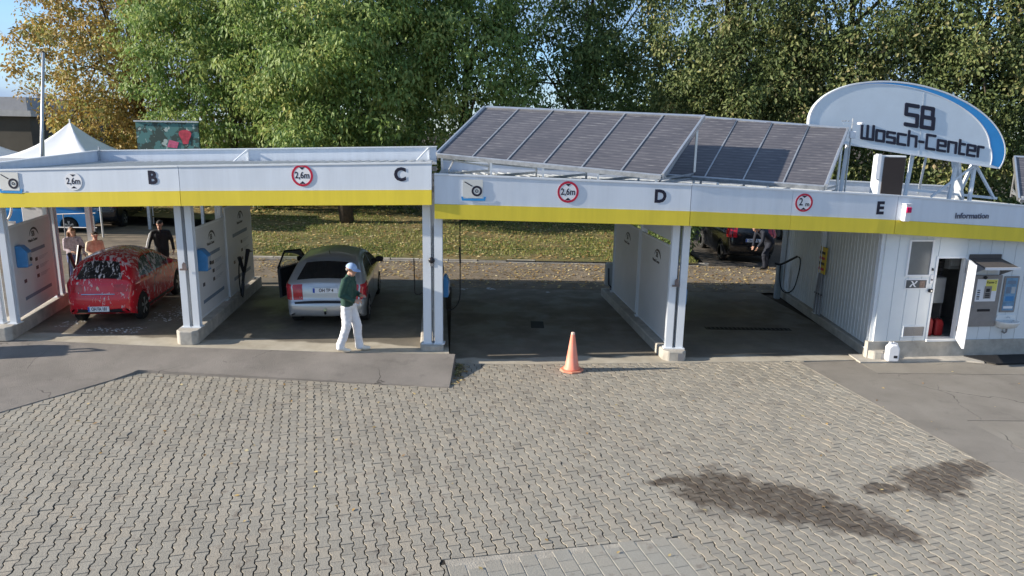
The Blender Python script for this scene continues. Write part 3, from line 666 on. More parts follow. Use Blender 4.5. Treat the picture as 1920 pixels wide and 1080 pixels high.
# ================================================================== SERVICE ROOM
room = thing('service_room', 'white clad service room with an open doorway beside bay E', 'building', (9.5, 16, 0))
for x0, x1 in ((7.46, 12.9),): fascia(room, x0, x1, FYR, FTR, FBR, n=8)
WEX = Vector((1, .125, 0)).normalized(); WEY = Vector((-.125, 1, 0)).normalized(); WO = Vector((7.42, 14.205, 0))
def wp(u, z, d=0.0): return WO + WEX*u + WEY*d + Vector((0, 0, z))
WF = (WO, WEX, (0, 0, 1), WEY)
DU0, DU1, DZ0, DZ1 = 1.175, 1.80, .405, 2.11
u = 0.0; W_ = .293
cuts = [0, .293, .586, .88, DU0, DU1, 2.06, 2.32, 2.60, 2.88, 3.16, 3.44, 3.72, 4.0, 4.28, 4.56, 4.84, 5.12]
for a, c in zip(cuts[:-1], cuts[1:]):
    z0 = DZ1 if a == DU0 else .375
    b = MB().prism(rect(a+.002, c-.002, z0, 2.75), 0, .05, fr=WF)
    if c - a > .1: b.prism(rect(a+.004, a+.012, z0, 2.75), -.006, 0.001, fr=WF)
    b.build('wall_panel', PANEL, room)
MB().prism(rect(-.12, 5.4, -.05, .375), -.03, .08, fr=WF).build('plinth', CONC, room)
d = MB(); d.prism(rect(DU0-.03, DU0+.015, DZ0, DZ1+.03), -.015, .10, fr=WF); d.prism(rect(DU1-.015, DU1+.03, DZ0, DZ1+.03), -.015, .10, fr=WF); d.prism(rect(DU0+.0151, DU1-.0151, DZ1-.012, DZ1+.03), -.012, .10, fr=WF); d.prism(rect(DU0-.03, DU1+.03, DZ0-.045, DZ0-.001), -.06, .16, fr=WF)
d.build('door_frame', WHITE, room)
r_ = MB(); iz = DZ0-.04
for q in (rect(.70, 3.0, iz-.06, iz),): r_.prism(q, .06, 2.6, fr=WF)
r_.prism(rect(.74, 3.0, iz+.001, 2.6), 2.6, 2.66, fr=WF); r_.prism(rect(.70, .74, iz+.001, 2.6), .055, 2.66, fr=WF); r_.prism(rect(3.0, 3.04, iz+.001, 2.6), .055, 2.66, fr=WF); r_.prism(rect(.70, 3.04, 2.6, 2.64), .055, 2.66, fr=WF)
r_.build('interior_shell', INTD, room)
# right end and back of the room
MB().hexa([wp(5.12, 0), wp(5.18, 0), wp(5.18, 0, 5.6), wp(5.12, 0, 5.6), wp(5.12, 2.7), wp(5.18, 2.7), wp(5.18, 2.7, 5.6), wp(5.12, 2.7, 5.6)]).build('end_wall', PANEL, room)
# door leaf swung out, hinged at the right jamb
hx = wp(DU1+.01, 0, -.02); tip = Vector((8.90, 13.66, 0)); dl = (tip-hx).normalized()
lw = .78; LF = (hx + dl*.02, dl, (0, 0, 1), dl.cross(Vector((0, 0, 1))) * -1)
leaf = MB().prism(rect(0, lw, DZ0+.005, DZ1-.02), 0, .045, fr=LF).build('door', SIGNW, room, bevel=.004)
hb = MB(); hb.prism(rect(lw-.09, lw-.05, 1.12, 1.32), .045, .052, fr=LF)
hb.tube([LF[0]+dl*(lw-.07)+Vector((0, 0, 1.25))+LF[3]*q for q in (.05, .10)], .009, 6); hb.tube([LF[0]+dl*(lw-.07)+Vector((0, 0, 1.25))+LF[3]*.10, LF[0]+dl*(lw-.19)+Vector((0, 0, 1.25))+LF[3]*.10], .009, 6)
hb.build('door_handle', GREYM, leaf)
for z in (.62, 1.85): MB().tube([hx+Vector((0, 0, z-.05)), hx+Vector((0, 0, z+.05))], .012, 6).build('hinge', GREYM, leaf)
# window
wnd = MB().prism(rect(.52, 1.035, 1.735, 2.475), -.004, .012, fr=WF)
GLASSG = M('grey_window', (0.17, 0.18, 0.18), 0.22, var=0.12, scale=2.5, spec=0.5)
wnd = MB().prism(rect(.545, 1.01, 1.765, 2.445), -.008, -.002, fr=WF).build('window_pane', GLASSG, room)
f_ = MB()
for q in (rect(.51, .545, 1.73, 2.48), rect(1.01, 1.045, 1.73, 2.48), rect(.5451, 1.0099, 1.73, 1.765), rect(.5451, 1.0099, 2.445, 2.48)): f_.prism(q, -.025, .0, fr=WF)
f_.build('window_frame', SIGNW, wnd)
# vent grille
gv = MB()
for q in (rect(.62, 1.10, .455, .475), rect(.62, 1.10, .675, .695), rect(.62, .64, .4751, .6749), rect(1.08, 1.10, .4751, .6749)): gv.prism(q, -.02, 0, fr=WF)
gv = gv.build('vent_frame', WHITE, room)
VENT = M('vent_mesh', (.36, .31, .27), .7, var=.1)
for k in range(9): MB().prism(rect(.645, 1.075, .482+.021*k, .494+.021*k), -.014, -.002, fr=WF).build('vent_slat', VENT, gv)
def on_wall(name, label, cat, u, z): return thing(name, label, cat, tuple(wp(u, z)), math.atan2(WEX.y, WEX.x))
# notice under the window
t = on_wall('notice_sign', 'small dark notice with white ribbon mark under the grey window', 'sign', .78, 1.47)
MB().prism(rect(.53, 1.02, 1.47, 1.675), -.012, -.002, fr=WF).build('backing_plate', SIGNW, t)
MB().prism(rect(.55, .99, 1.49, 1.655), -.016, -.0125, fr=WF).build('printed_face', M('notice_dark', (.07, .08, .09), .5), t)
b = MB()
for a, c in (((.62, 1.51), (.76, 1.64)), ((.62, 1.64), (.76, 1.51))):
    o = [(lerp(a[0], c[0], s), lerp(a[1], c[1], s)+.02*math.sin(s*6.28)) for s in np.linspace(0, 1, 9)]; i = [(x+.035, y) for x, y in o]
    ribbon(b, o, i, -.019 - (.0008 if a[1] > 1.6 else 0), -.0165, WF)
b.build('ribbon_mark', SIGNW, t); MB().prism(rect(.84, .96, 1.50, 1.64), -.018, -.0165, fr=WF).build('photo_print', M('notice_photo', (.22, .15, .12), .5, var=.5, scale=20), t)
# switch plates and lock
t = on_wall('intercom_plate', 'pale intercom plate with a round button left of the doorway', 'intercom', 1.10, 1.6)
MB().prism(rect(1.062, 1.132, 1.58, 1.76), -.018, -.001, fr=WF).build('plate', SIGNW, t, bevel=.004); MB().lathe([(.016, -.008), (.016, 0)], 12, tuple(wp(1.097, 1.66, -.02)), 'y').build('button', DARK, t)
t = on_wall('key_box', 'small dark key box on the wall left of the doorway', 'key box', 1.09, 1.4)
MB().prism(rect(1.06, 1.14, 1.40, 1.47), -.05, -.001, fr=WF).build('box', DARK, t, bevel=.008); MB().prism(rect(1.085, 1.115, 1.42, 1.45), -.056, -.0505, fr=WF).build('cover', ALU, t)
t = on_wall('cable_clip', 'small dark bracket on the wall beside the window', 'bracket', 1.09, 1.86); MB().prism([(1.07, 1.85), (1.11, 1.85), (1.09, 1.90)], -.03, -.001, fr=WF).build('bracket', DARK, t)
# payment machine
U0 = 1.99; t = on_wall('payment_machine', 'grey payment machine with yellow face plate under a small hood', 'machine', 2.3, .62)
MB().prism(rect(2.02, 2.66, .66, 1.75), -.035, -.001, fr=WF).build('housing', STAIN, t, bevel=.006)
YP = M('yellow_plate', (.78, .70, .16), .45, var=.08, scale=6)
fp = MB().prism(rect(2.10, 2.56, 1.20, 1.67), -.042, -.0355, fr=WF).build('face_plate', SIGNW, t)
MB().prism(rect(2.30, 2.55, 1.42, 1.66), -.045, -.0425, fr=WF).build('yellow_panel', YP, fp)
text_part('Kasse 2', .07, frame(wp(2.42, 1.60, -.047), WEX, WEY), BLACK, fp, depth=.001, bold=.001)
MB().prism(rect(2.28, 2.44, 1.26, 1.52), -.049, -.0455, fr=WF).build('coin_panel', STAIN, fp); MB().prism(rect(2.32, 2.40, 1.40, 1.47), -.053, -.0495, fr=WF).build('display', DARK, fp)
for k in range(3): MB().prism(rect(2.31, 2.41, 1.28+.035*k, 1.302+.035*k), -.053, -.0495, fr=WF).build('slot', DARK, fp)
for k in range(5): MB().prism(rect(2.13+.0*k, 2.19, 1.24+.045*k, 1.268+.045*k), -.046, -.0425, fr=WF).build('button', DARK if k % 2 else PRINT, fp)
MB().prism(rect(2.20, 2.48, .985, 1.035), -.045, -.0355, fr=WF).build('coin_tray', DARK, t)
MB().lathe([(.035, -.02), (.035, 0)], 14, tuple(wp(2.26, 1.70, -.04)), 'y').build('lock', DARK, t)
hd = MB(); hd.prism(rect(1.86, 2.56, 2.05, 2.18), -.03, -.001, fr=WF)
hd.hexa([wp(1.87, 2.08, -.031), wp(2.55, 2.08, -.031), wp(2.60, 1.965, -.48), wp(1.84, 1.965, -.48), wp(1.87, 2.10, -.031), wp(2.55, 2.10, -.031), wp(2.60, 1.985, -.48), wp(1.84, 1.985, -.48)])
hd = hd.build('hood', M('hood_brown', (.085, .075, .07), .6), t); MB().hexa([wp(1.84, 1.945, -.50), wp(2.60, 1.945, -.50), wp(2.60, 1.945, -.481), wp(1.84, 1.945, -.481), wp(1.84, 1.995, -.50), wp(2.60, 1.995, -.50), wp(2.60, 1.995, -.481), wp(1.84, 1.995, -.481)]).build('hood_edge', SIGNW, hd)
for s in (1.86, 2.56): MB().hexa([wp(s, 1.75, -.04), wp(s+.012, 1.75, -.04), wp(s+.012, 2.07, -.031), wp(s, 2.07, -.031), wp(s, 1.96, -.46), wp(s+.012, 1.96, -.46), wp(s+.012, 1.975, -.46), wp(s, 1.975, -.46)]).build('hood_cheek', GREYM, hd)
# info display
t = on_wall('info_display', 'framed blue information panel right of the payment machine', 'sign', 2.8, .95)
fr_ = MB().prism(rect(2.64+.08, 3.05, .96, 1.72), -.03, -.001, fr=WF).build('display_frame', STAIN, t, bevel=.005)
SCR = M('info_print', (.16, .30, .45), .4, var=.35, scale=7); MB().prism(rect(2.755, 3.015, 1.0, 1.685), -.034, -.0305, fr=WF).build('printed_sheet', SCR, t)
for z0, z1, a, c, mt in ((1.56, 1.63, 2.79, 2.98, PRINT), (1.36, 1.50, 2.78, 2.88, PRINT), (1.36, 1.50, 2.90, 2.99, PRINTL), (1.20, 1.30, 2.79, 2.98, BLUEB), (1.04, 1.09, 2.78, 2.99, SIGNW)): MB().prism(rect(a, c, z0, z1), -.036, -.0345, fr=WF).build('printed_block', mt, t)
# wash basin
t = on_wall('wash_basin', 'small white wash basin on the wall below the blue panel', 'basin', 2.9, .55)
CER = M('ceramic', (.82, .82, .80), .25, var=.04)
b = MB(); n = 20; ou = []; 
for z, s, dd in ((.62, .55, .10), (.66, .85, .20), (.76, 1.0, .26), (.785, 1.0, .27), (.785, .86, .235), (.70, .6, .15)):
    for k in range(n):
        a = math.pi*k/(n-1); ou.append(wp(2.90 - .24*s*math.cos(a), z, -.002 - dd*math.sin(a)**.6))
b.add(ou, [(r*n+k, r*n+k+1, (r+1)*n+k+1, (r+1)*n+k) for r in range(5) for k in range(n-1)] + [tuple(range(5*n, 6*n)), tuple(range(n))[::-1]])
b.build('bowl', CER, t, smooth=True); MB().prism([(2.66, .785), (3.14, .785), (3.10, .90), (2.70, .90)], -.02, -.001, fr=WF).build('splash_back', CER, t, bevel=.006)
MB().tube([wp(2.90, .84, -.03), wp(2.90, .87, -.06), wp(2.90, .86, -.12), wp(2.90, .83, -.13)], .010, 8).build('tap', ALU, t)
MB().tube([wp(2.90, .63, -.08), wp(2.90, .55, -.08), wp(2.88, .52, -.06), wp(2.88, .54, -.001)], .018, 8).build('drain_trap', GREYM, t)
# mat in the shade under the machine
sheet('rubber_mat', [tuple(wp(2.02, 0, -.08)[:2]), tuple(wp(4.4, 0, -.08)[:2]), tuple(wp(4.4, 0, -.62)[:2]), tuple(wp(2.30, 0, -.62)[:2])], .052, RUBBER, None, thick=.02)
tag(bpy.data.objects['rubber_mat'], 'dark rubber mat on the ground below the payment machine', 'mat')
# room contents
t = thing('tool_cabinet', 'pale cabinet standing just inside the dark doorway', 'cabinet', tuple(wp(1.4, iz, .8)), .12)
cb = MB().prism(rect(1.50, 2.00, iz+.62, 1.55), .70, 1.0, fr=WF).build('body', M('cabinet_grey', (.42, .46, .50), .5), t, bevel=.006); MB().prism(rect(1.52, 1.98, iz+.64, 1.53), .685, .699, fr=WF).build('door', M('cabinet_door', (.46, .50, .54), .45), t)
for s in (1.52, 1.96): MB().prism(rect(s, s+.03, iz, iz+.62), .72, .98, fr=WF).build('leg', GREYM, t)
for k, (uu, h) in enumerate(((1.46, .40), (1.70, .36))):
    t = thing('jerry_can', ('taller', 'shorter')[k] + ' red canister on the floor inside the doorway', 'canister', tuple(wp(uu, iz, .4)), .2, 'red canisters in the service room')
    MB().prism([(uu-.09, iz+.001), (uu+.09, iz+.001), (uu+.09, iz+h*.8), (uu+.03, iz+h), (uu-.09, iz+h)], .32, .46, fr=WF).build('body', M('red_plastic', (.22, .015, .02), .4), t, bevel=.02)
    MB().lathe([(.025, 0), (.025, .04)], 10, tuple(wp(uu+.05, iz+h*.93, .39))).build('cap', DARK, t); MB().tube([wp(uu-.07, iz+h-.005, .39), wp(uu-.06, iz+h+.04, .39), wp(uu, iz+h+.04, .39), wp(uu+.01, iz+h-.005, .39)], .010, 6).build('handle', DARK, t)
t = thing('fuse_box', 'pale fuse box hanging in the dark doorway', 'fuse box', tuple(wp(1.75, 1.6, .9)), .12)
MB().prism(rect(2.05, 2.30, 1.72, 2.06), .75, .90, fr=WF).build('housing', M('fuse_grey', (.4, .42, .43), .5), t, bevel=.008); MB().prism(rect(2.08, 2.27, 1.80, 2.02), .735, .749, fr=WF).build('cover', PANEL, t)
t = thing('wall_rack', 'slatted grey rack standing behind the cabinet in the doorway', 'rack', tuple(wp(1.5, 1.55, 1.4)), .12)
for k in range(6): MB().prism(rect(1.85, 2.21, 1.62+.09*k, 1.66+.09*k), 1.1, 1.14, fr=WF).build('slat', GREYM, t)
for s in (1.85, 2.18): MB().prism(rect(s, s+.03, iz, 2.2), 1.141, 1.17, fr=WF).build('upright', GREYM, t)
# white canister outside
t = thing('canister', 'white plastic canister standing on the step by bay E', 'canister', (7.72, 14.0, .035), .1)
P = [(-.11, 0), (.11, 0), (.12, .05), (.12, .28), (.06, .36), (-.06, .36), (-.12, .30), (-.12, .05)]
MB().prism([(7.72+x, .036+z) for x, z in P], 13.90, 14.06).build('body', M('white_plastic', (.80, .80, .82), .35, var=.04), t, bevel=.03, seg=2)
MB().prism(rect(7.72+.0, 7.72+.07, .12, .17), 13.893, 13.8995).build('hazard_label', DARK, t); MB().lathe([(.03, 0), (.03, .05)], 12, (7.66, 13.98, .385)).build('cap', SIGNW, t)
MB().tube([(7.70, 13.98, .37), (7.72, 13.98, .43), (7.80, 13.98, .40), (7.82, 13.98, .34)], .014, 6).build('handle', SIGNW, t)
# ================================================================== SIGNS ON THE FASCIAS
def fasc_frame(x, z, FY, off=-.004):
    y = plin(FY, x); sl_ = (plin(FY, x+.3)-plin(FY, x-.3))/.6; ex = Vector((1, sl_, 0)).normalized(); ey = Vector((-ex.y, ex.x, 0))
    return Vector((x, y, z)) + ey*off, ex, ey
def letter(ch, x, z, FY, label):
    O, ex, ey = fasc_frame(x, z, FY); me = text_mesh(ch, .33, depth=.0012, bold=.014, sx=.95); me.materials.clear(); me.materials.append(BLACK)
    o = link('bay_letter', me); o.matrix_world = frame(O - ey*.0018, ex, ey); tag(o, label, 'letter', 'letters naming the bays')
letter('B', -6.74, 3.493, FYL, 'black letter B on the white fascia'); letter('C', -2.10, 3.64, FYL, 'black letter C on the white fascia')
letter('D', 2.762, 3.302, FYR, 'black letter D on the white fascia'); letter('E', 7.106, 3.117, FYR, 'black letter E on the white fascia')
def disc(r0, r1, y0, y1, fr, n=36):
    b = MB()
    if r1 <= 0: return b.prism([(r0*math.cos(2*math.pi*k/n), r0*math.sin(2*math.pi*k/n)) for k in range(n)], y0, y1, fr=fr)
    for k in range(n):
        a, c = 2*math.pi*k/n, 2*math.pi*(k+1)/n
        b.prism([(r0*math.cos(a), r0*math.sin(a)), (r0*math.cos(c), r0*math.sin(c)), (r1*math.cos(c), r1*math.sin(c)), (r1*math.cos(a), r1*math.sin(a))], y0, y1, fr=fr)
    return b
def height_sign(x, z, FY, label, txt='2,6m', red=True, r=.20):
    O, ex, ey = fasc_frame(x, z, FY); fr = (O, ex, (0, 0, 1), ey)
    t = thing('height_limit_sign', label, 'sign', tuple(O), math.atan2(ex.y, ex.x), 'round height limit signs')
    disc(r-.004, 0, -.0055, -.001, fr).build('plate', SIGNW, t)
    if red: disc(r, r*.80, -.0080, -.0058, fr).build('red_ring', REDS, t)
    for s in (1, -1): MB().prism([(-.055, s*r*.76), (.055, s*r*.76), (0, s*r*.52)], -.0078, -.0058, fr=fr).build('arrow_mark', BLACK, t)
    k = txt.split('|')
    if len(k) == 1: text_part(txt, .17, frame(O - ey*.0072, ex, ey), BLACK, t, depth=.0008, bold=.003, sx=.82)
    else:
        text_part(k[0], .20, frame(O - ey*.0072 - ex*.06 + Vector((0, 0, .01)), ex, ey), BLACK, t, depth=.0012, bold=.003, sx=.8); text_part(k[1], .11, frame(O - ey*.0072 + ex*.07 - Vector((0, 0, .03)), ex, ey), BLACK, t, depth=.0012, bold=.003)
height_sign(-8.277, 3.40, FYL, 'faded round 2,6m height sign without a red ring on bay B', red=False, r=.17)
height_sign(-3.914, 3.596, FYL, 'round red-rimmed 2,6m height sign on the fascia of bay C')
height_sign(1.016, 3.369, FYR, 'round red-rimmed 2,6m height sign on the fascia of bay D')
height_sign(5.563, 3.218, FYR, 'round red-rimmed 2 m height sign on the fascia of bay E', '2|m', r=.175)
def picto(x, z, FY, label):
    O, ex, ey = fasc_frame(x, z, FY); fr = (O, ex, (0, 0, 1), ey); t = thing('wash_pictogram_sign', label, 'sign', tuple(O), math.atan2(ex.y, ex.x), 'wheel washing pictograms')
    MB().prism(rect(-.20, .17, -.14, .20), -.010, -.002, fr=fr).build('plate', M('sign_ivory', (.72, .71, .66), .4, var=.04), t)
    fw = (O+ex*.06+Vector((0, 0, -.01)), ex, (0, 0, 1), ey); disc(.098, .062, -.014, -.0105, fw, 24).build('tyre_mark', BLACK, t); disc(.03, .018, -.014, -.0105, fw, 14).build('hub_mark', BLACK, t)
    b = MB(); b.prism([(-.17, .15), (-.165, .165), (-.02, .085), (-.03, .07)], -.014, -.0105, fr=fr); b.build('lance_mark', BLACK, t)
    b = MB(); o = [(-.23+.0*k, -.10) for k in range(2)]
    b.prism([(-.23, -.115), (-.20, -.115), (-.185, -.15), (.185, -.15), (.20, -.115), (.23, -.115), (.215, -.19), (-.215, -.19)][:4] + [(.20, -.115), (.23, -.115), (.215, -.19), (-.215, -.19)], -.016, -.0105, fr=fr); b.build('water_mark', SKYB, t)
picto(-9.52, 3.343, FYL, 'wheel and spray lance pictogram at the far end of bay B'); picto(-.745, 3.375, FYR, 'wheel and spray lance pictogram on the fascia of bay D')
O, ex, ey = fasc_frame(9.055, 2.978, FYR); t = thing('information_lettering', 'small dark word Information on the fascia over the service room', 'sign', tuple(O), math.atan2(ex.y, ex.x))
text_part('Information', .155, frame(O - ey*.006, ex, ey), M('info_grey', (.10, .11, .16), .5), t, depth=.003, bold=.003, sx=1.0)
O, ex, ey = fasc_frame(7.612, 3.05, FYR); fr = (O, ex, (0, 0, 1), ey); t = thing('alarm_beacon', 'white alarm beacon with a red lamp on the fascia beside letter E', 'beacon', tuple(O), math.atan2(ex.y, ex.x))
MB().prism(rect(-.065, .065, -.17, .15), -.12, -.002, fr=fr).build('housing', SIGNW, t, bevel=.015)
MB().prism(rect(-.055, .055, .0, .11), -.150, -.118, fr=fr).build('red_lens', M('red_lens', (.55, .01, .10), .2), t, bevel=.012); MB().prism(rect(-.07, .07, .155, .175), -.13, -.002, fr=fr).build('cap', SIGNW, t)

# ================================================================== SOLAR RACKS
def solar_mat():
    mt = bpy.data.materials.new('solar_module'); n, l, b = nodes_of(mt); t_ = n.new('ShaderNodeTexCoord'); sp = n.new('ShaderNodeSeparateXYZ'); l.new(t_.outputs['Object'], sp.inputs[0])
    fy = math_node(n, l, 'FRACT', math_node(n, l, 'MULTIPLY', sp.outputs[1], 9.0)); line = math_node(n, l, 'LESS_THAN', fy, 0.16)
    no = n.new('ShaderNodeTexNoise'); no.inputs['Scale'].default_value = 1.0; mp = n.new('ShaderNodeMapping'); mp.inputs['Scale'].default_value = (1.2, 9, 1); g = n.new('ShaderNodeNewGeometry'); l.new(g.outputs['Position'], mp.inputs[0]); l.new(mp.outputs[0], no.inputs['Vector'])
    mr = n.new('ShaderNodeMapRange'); mr.inputs[1].default_value = .45; mr.inputs[2].default_value = .75; l.new(no.outputs['Fac'], mr.inputs[0])
    base = mixc(n, l, noise_fac(n, l, g.outputs['Position'], 1.3, 4, .3, .7), (0.078, 0.076, 0.086), (0.115, 0.110, 0.120))
    c = mixc(n, l, math_node(n, l, 'MULTIPLY', line, mr.outputs[0]), base, (0.30, 0.29, 0.29)); c = mixc(n, l, math_node(n, l, 'MULTIPLY', math_node(n, l, 'GREATER_THAN', fy, .66), .5), c, (0.04, 0.038, 0.045))
    l.new(c, b.inputs['Base Color']); b.inputs['Roughness'].default_value = .32; b.inputs['Specular IOR Level'].default_value = .5
    return mt
SOLAR = solar_mat()
def solar_rack(LL, LR, UR, UL, n, label, legs, roofz):
    LL, LR, UR, UL = map(Vector, (LL, LR, UR, UL)); c = (LL+LR)/2; t = thing('solar_rack', label, 'solar rack', (c.x, c.y, roofz), 0, 'solar racks on the roof')
    for k in range(n):
        a, b_ = k/n, (k+1)/n; p0, p1, p2, p3 = LL.lerp(LR, a), LL.lerp(LR, b_), UL.lerp(UR, b_), UL.lerp(UR, a)
        ex = (p1-p0).normalized(); ez = ex.cross(p3-p0).normalized(); ey = ez.cross(ex); O = p0
        mt4 = Matrix((ex, ey, ez)).transposed().to_4x4(); mt4.translation = O; inv = mt4.inverted()
        q = [inv @ p for p in (p0, p1, p2, p3)]; g_ = .012; cx = sum((v for v in q), Vector())/4
        q = [v + (cx-v).normalized()*.02 for v in q]
        b = MB().hexa([(v.x, v.y, -.035) for v in q] + [(v.x, v.y, .004) for v in q]); me = b.mesh('solar_module', SOLAR); o = link('solar_module', me, t); o.matrix_local = WM[t.name].inverted() @ mt4
        WM[o.name] = mt4
        f_ = MB()
        for v, w in ((p0, p3), (p1, p2)): f_.bar(v+ez*.002, w+ez*.002, .028, .045, upv=ez)
        f_.build('module_frame', STEEL, o)
    nrm = (LR-LL).cross(UL-LL).normalized()
    MB().bar(LL-nrm*.005-(UL-LL).normalized()*.03, LR-nrm*.005-(UL-LL).normalized()*.03, .05, .09, upv=nrm).build('lower_rail', STEEL, t); MB().bar(UL+nrm*.002, UR+nrm*.002, .08, .06, upv=nrm).build('upper_rail', ALU, t)
    MB().bar(LR+(LR-LL).normalized()*.03, UR+(LR-LL).normalized()*.03, .04, .12, upv=nrm).build('side_rail', ALU, t); MB().bar(LL-(LR-LL).normalized()*.03, UL-(LR-LL).normalized()*.03, .04, .10, upv=nrm).build('side_rail', ALU, t)
    for s in np.linspace(.02, .98, legs):
        p = LL.lerp(LR, s)-Vector((0, 0, .06)); MB().bar(p, (p.x, p.y, roofz), .04, .04).build('front_leg', ALU, t)
        q = UL.lerp(UR, s)-Vector((0, 0, .05)); MB().bar(q, (q.x, q.y, roofz-.1), .045, .045).build('rear_leg', ALU, t)
        MB().bar((p.x, p.y, p.z-.02), (q.x, q.y, roofz+.12), .035, .035).build('brace', STEEL, t); MB().bar((p.x, p.y, roofz+.03), (q.x, q.y, roofz+.02), .05, .05).build('base_rail', STEEL, t)
        if s in (.02, .98) or legs < 4: MB().bar(p.lerp(q, .55), (p.x+.1, p.y+.15, roofz+.05), .03, .03).build('brace', STEEL, t)
    return t
solar_rack((-1.66, 15.9, 3.93), (2.86, 14.12, 3.66), (4.06, 16.0, 4.82), (-.71, 17.75, 4.98), 6, 'long solar rack of six dark modules over bay D', 5, 3.48)
solar_rack((3.40, 16.1, 3.56), (6.33, 14.8, 3.46), (7.50, 16.7, 4.62), (4.55, 17.95, 4.84), 4, 'shorter solar rack of four modules between bay D and the oval sign', 4, 3.22)
solar_rack((13.0, 18.6, 2.95), (15.9, 17.9, 2.8), (16.9, 19.7, 3.85), (13.8, 20.2, 3.97), 4, 'solar rack cut off by the picture edge behind the oval sign', 3, 2.98)
t = thing('weather_station', 'small weather sensor mast at the top corner of the shorter solar rack', 'sensor', (7.60, 16.66, 3.2))
MB().tube([(7.60, 16.66, 3.2), (7.60, 16.66, 4.86)], .018, 6).build('mast', STEEL, t); MB().bar((7.40, 16.66, 4.74), (7.78, 16.66, 4.74), .02, .02).build('cross_arm', ALU, t)
MB().lathe([(.02, 0), (.07, .01), (.075, .05), (.05, .06)], 12, (7.78, 16.66, 4.72)).build('radiation_shield', SIGNW, t); MB().box(7.54, 7.68, 16.58, 16.64, 4.42, 4.58).build('sensor_box', SIGNW, t, bevel=.01)
for k in range(3): a = 2.1*k; MB().lathe([(.001, 0), (.03, .012), (.03, .018)], 8, (7.44+.07*math.cos(a), 16.66+.07*math.sin(a), 4.79)).build('wind_cup', GREYM, t)
# roof cabinet under the sign
t = thing('roof_cabinet', 'white roof cabinet with a dark front standing under the oval sign', 'cabinet', (7.7, 15.2, 3.2))
MB().box(7.50, 8.02, 14.98, 15.30, 3.20, 4.10).build('casing', WHITE, t, bevel=.01); MB().box(7.57, 8.0, 14.955, 14.98, 3.22, 4.07).build('dark_front', M('cabinet_front', (.03, .022, .02), .5), t); MB().box(7.42, 7.499, 14.95, 15.05, 3.62, 4.13).build('hood_lip', SIGNW, t)

# ================================================================== OVAL SIGN
sg = thing('oval_sign', 'big white oval roof sign with blue crescent reading SB Wasch-Center', 'sign', (9.2, 17.3, 3.1))
tilt = R(7.6); SX = Vector((math.cos(tilt), .06, -math.sin(tilt))).normalized(); SY = Vector((-.06, 1, 0)).normalized(); SZ = Vector((-.06, 0, 1))
KS = 1.13; SO = Vector((6.10*KS, 15.15*KS, 4.52-.12*KS)); SX, SZ = SX*KS, SZ*KS; SF = (SO, SX, SZ, SY)
def ell(a, cx=2.10, cz=.33, rx=2.17, rz=1.10): return (cx + rx*math.cos(a), cz + rz*math.sin(a))
a0 = math.asin(-.33/1.11); outl = [ell(a) for a in np.linspace(a0, math.pi-a0, 56)]
SF2 = (SO, SX, SZ, SY); MB().prism(outl, 0, .10, fr=SF).build('face', M('sign_face', (.66, .73, .79), .4, var=.04), sg)
b = MB(); inn = [ell(a, rx=2.15, rz=1.07) for a in np.linspace(a0*.98, math.pi-a0*.98, 56)]; ribbon(b, outl, inn, -.014, -.001, SF); b.prism([(.0, 0), (4.1, 0), (4.1, .03), (.0, .03)], -.012, -.001, fr=SF); b.build('rim', SIGNW, sg)
o, i = [], []
for k, a in enumerate(np.linspace(R(128), a0*.93, 34)):
    s = k/33; th = .31*min(1, s*1.2)**1.25*(1-max(0, (s-.84)/.16)*.4); o.append(ell(a, rx=2.14, rz=1.06)); p = ell(a, rx=2.14, rz=1.06); cdir = Vector((2.03-p[0], (.33-p[1])*1.7)).normalized(); i.append((p[0]+cdir.x*th, max(.02, p[1]+cdir.y*th*.62)))
b = MB(); ribbon(b, o, i, -.008, -.001, SF); b.build('blue_crescent', SKYB, sg)
b = MB(); i2 = [(x-.02, z-.012) for x, z in i]; ribbon(b, i, i2, -.011, -.001, SF); b.build('crescent_edge', SIGNW, sg)
GL = {'W': [[(0, 1), (0, 0), (1, 0), (1, 1)], [(.5, .95), (.5, 0)]], 'a': [[(1, 0), (1, .74), (0, .74), (0, 0), (1, 0)]], 's': [[(1, .74), (0, .74), (0, .38), (1, .38), (1, 0), (0, 0)]], 'c': [[(1, .74), (0, .74), (0, 0), (1, 0)]],
      'h': [[(0, 1.06), (0, 0)], [(0, .74), (1, .74), (1, 0)]], '-': [[(0, .42), (1, .42)]], 'C': [[(1, 1), (0, 1), (0, 0), (1, 0)]], 'e': [[(1, 0), (0, 0), (0, .74), (1, .74), (1, .38), (0, .38)]], 'n': [[(0, 0), (0, .74), (1, .74), (1, 0)]],
      't': [[(.1, 1), (.1, 0), (1, 0)], [(.1, .74), (1, .74)]], 'r': [[(0, 0), (0, .74), (1, .74)]], 'S': [[(1, 1), (0, 1), (0, .52), (1, .52), (1, 0), (0, 0)]], 'B': [[(0, 0), (0, 1), (.9, 1), (.9, .52)], [(0, .52), (1, .52), (1, 0), (0, 0)]]}
def glyph(ch, x, z, w, h, s):
    b = MB(); kk = 0
    for line in GL[ch]:
        for p, q in zip(line[:-1], line[1:]):
            P = Vector((x+p[0]*w, z+p[1]*h)); Q = Vector((x+q[0]*w, z+q[1]*h)); d = (Q-P).normalized(); nn = Vector((-d.y, d.x)); e = s*.42
            P2, Q2 = P-d*e, Q+d*e; kk += 1
            b.prism([tuple(P2+nn*s*.28), tuple(P2+d*s*.2+nn*s/2), tuple(Q2-d*s*.2+nn*s/2), tuple(Q2+nn*s*.28), tuple(Q2-nn*s*.28), tuple(Q2-d*s*.2-nn*s/2), tuple(P2+d*s*.2-nn*s/2), tuple(P2-nn*s*.28)][::-1], -.016-.0007*kk, -.002, fr=SF)
    b.build('sign_letter', BLACK, sg)
x = 2.01
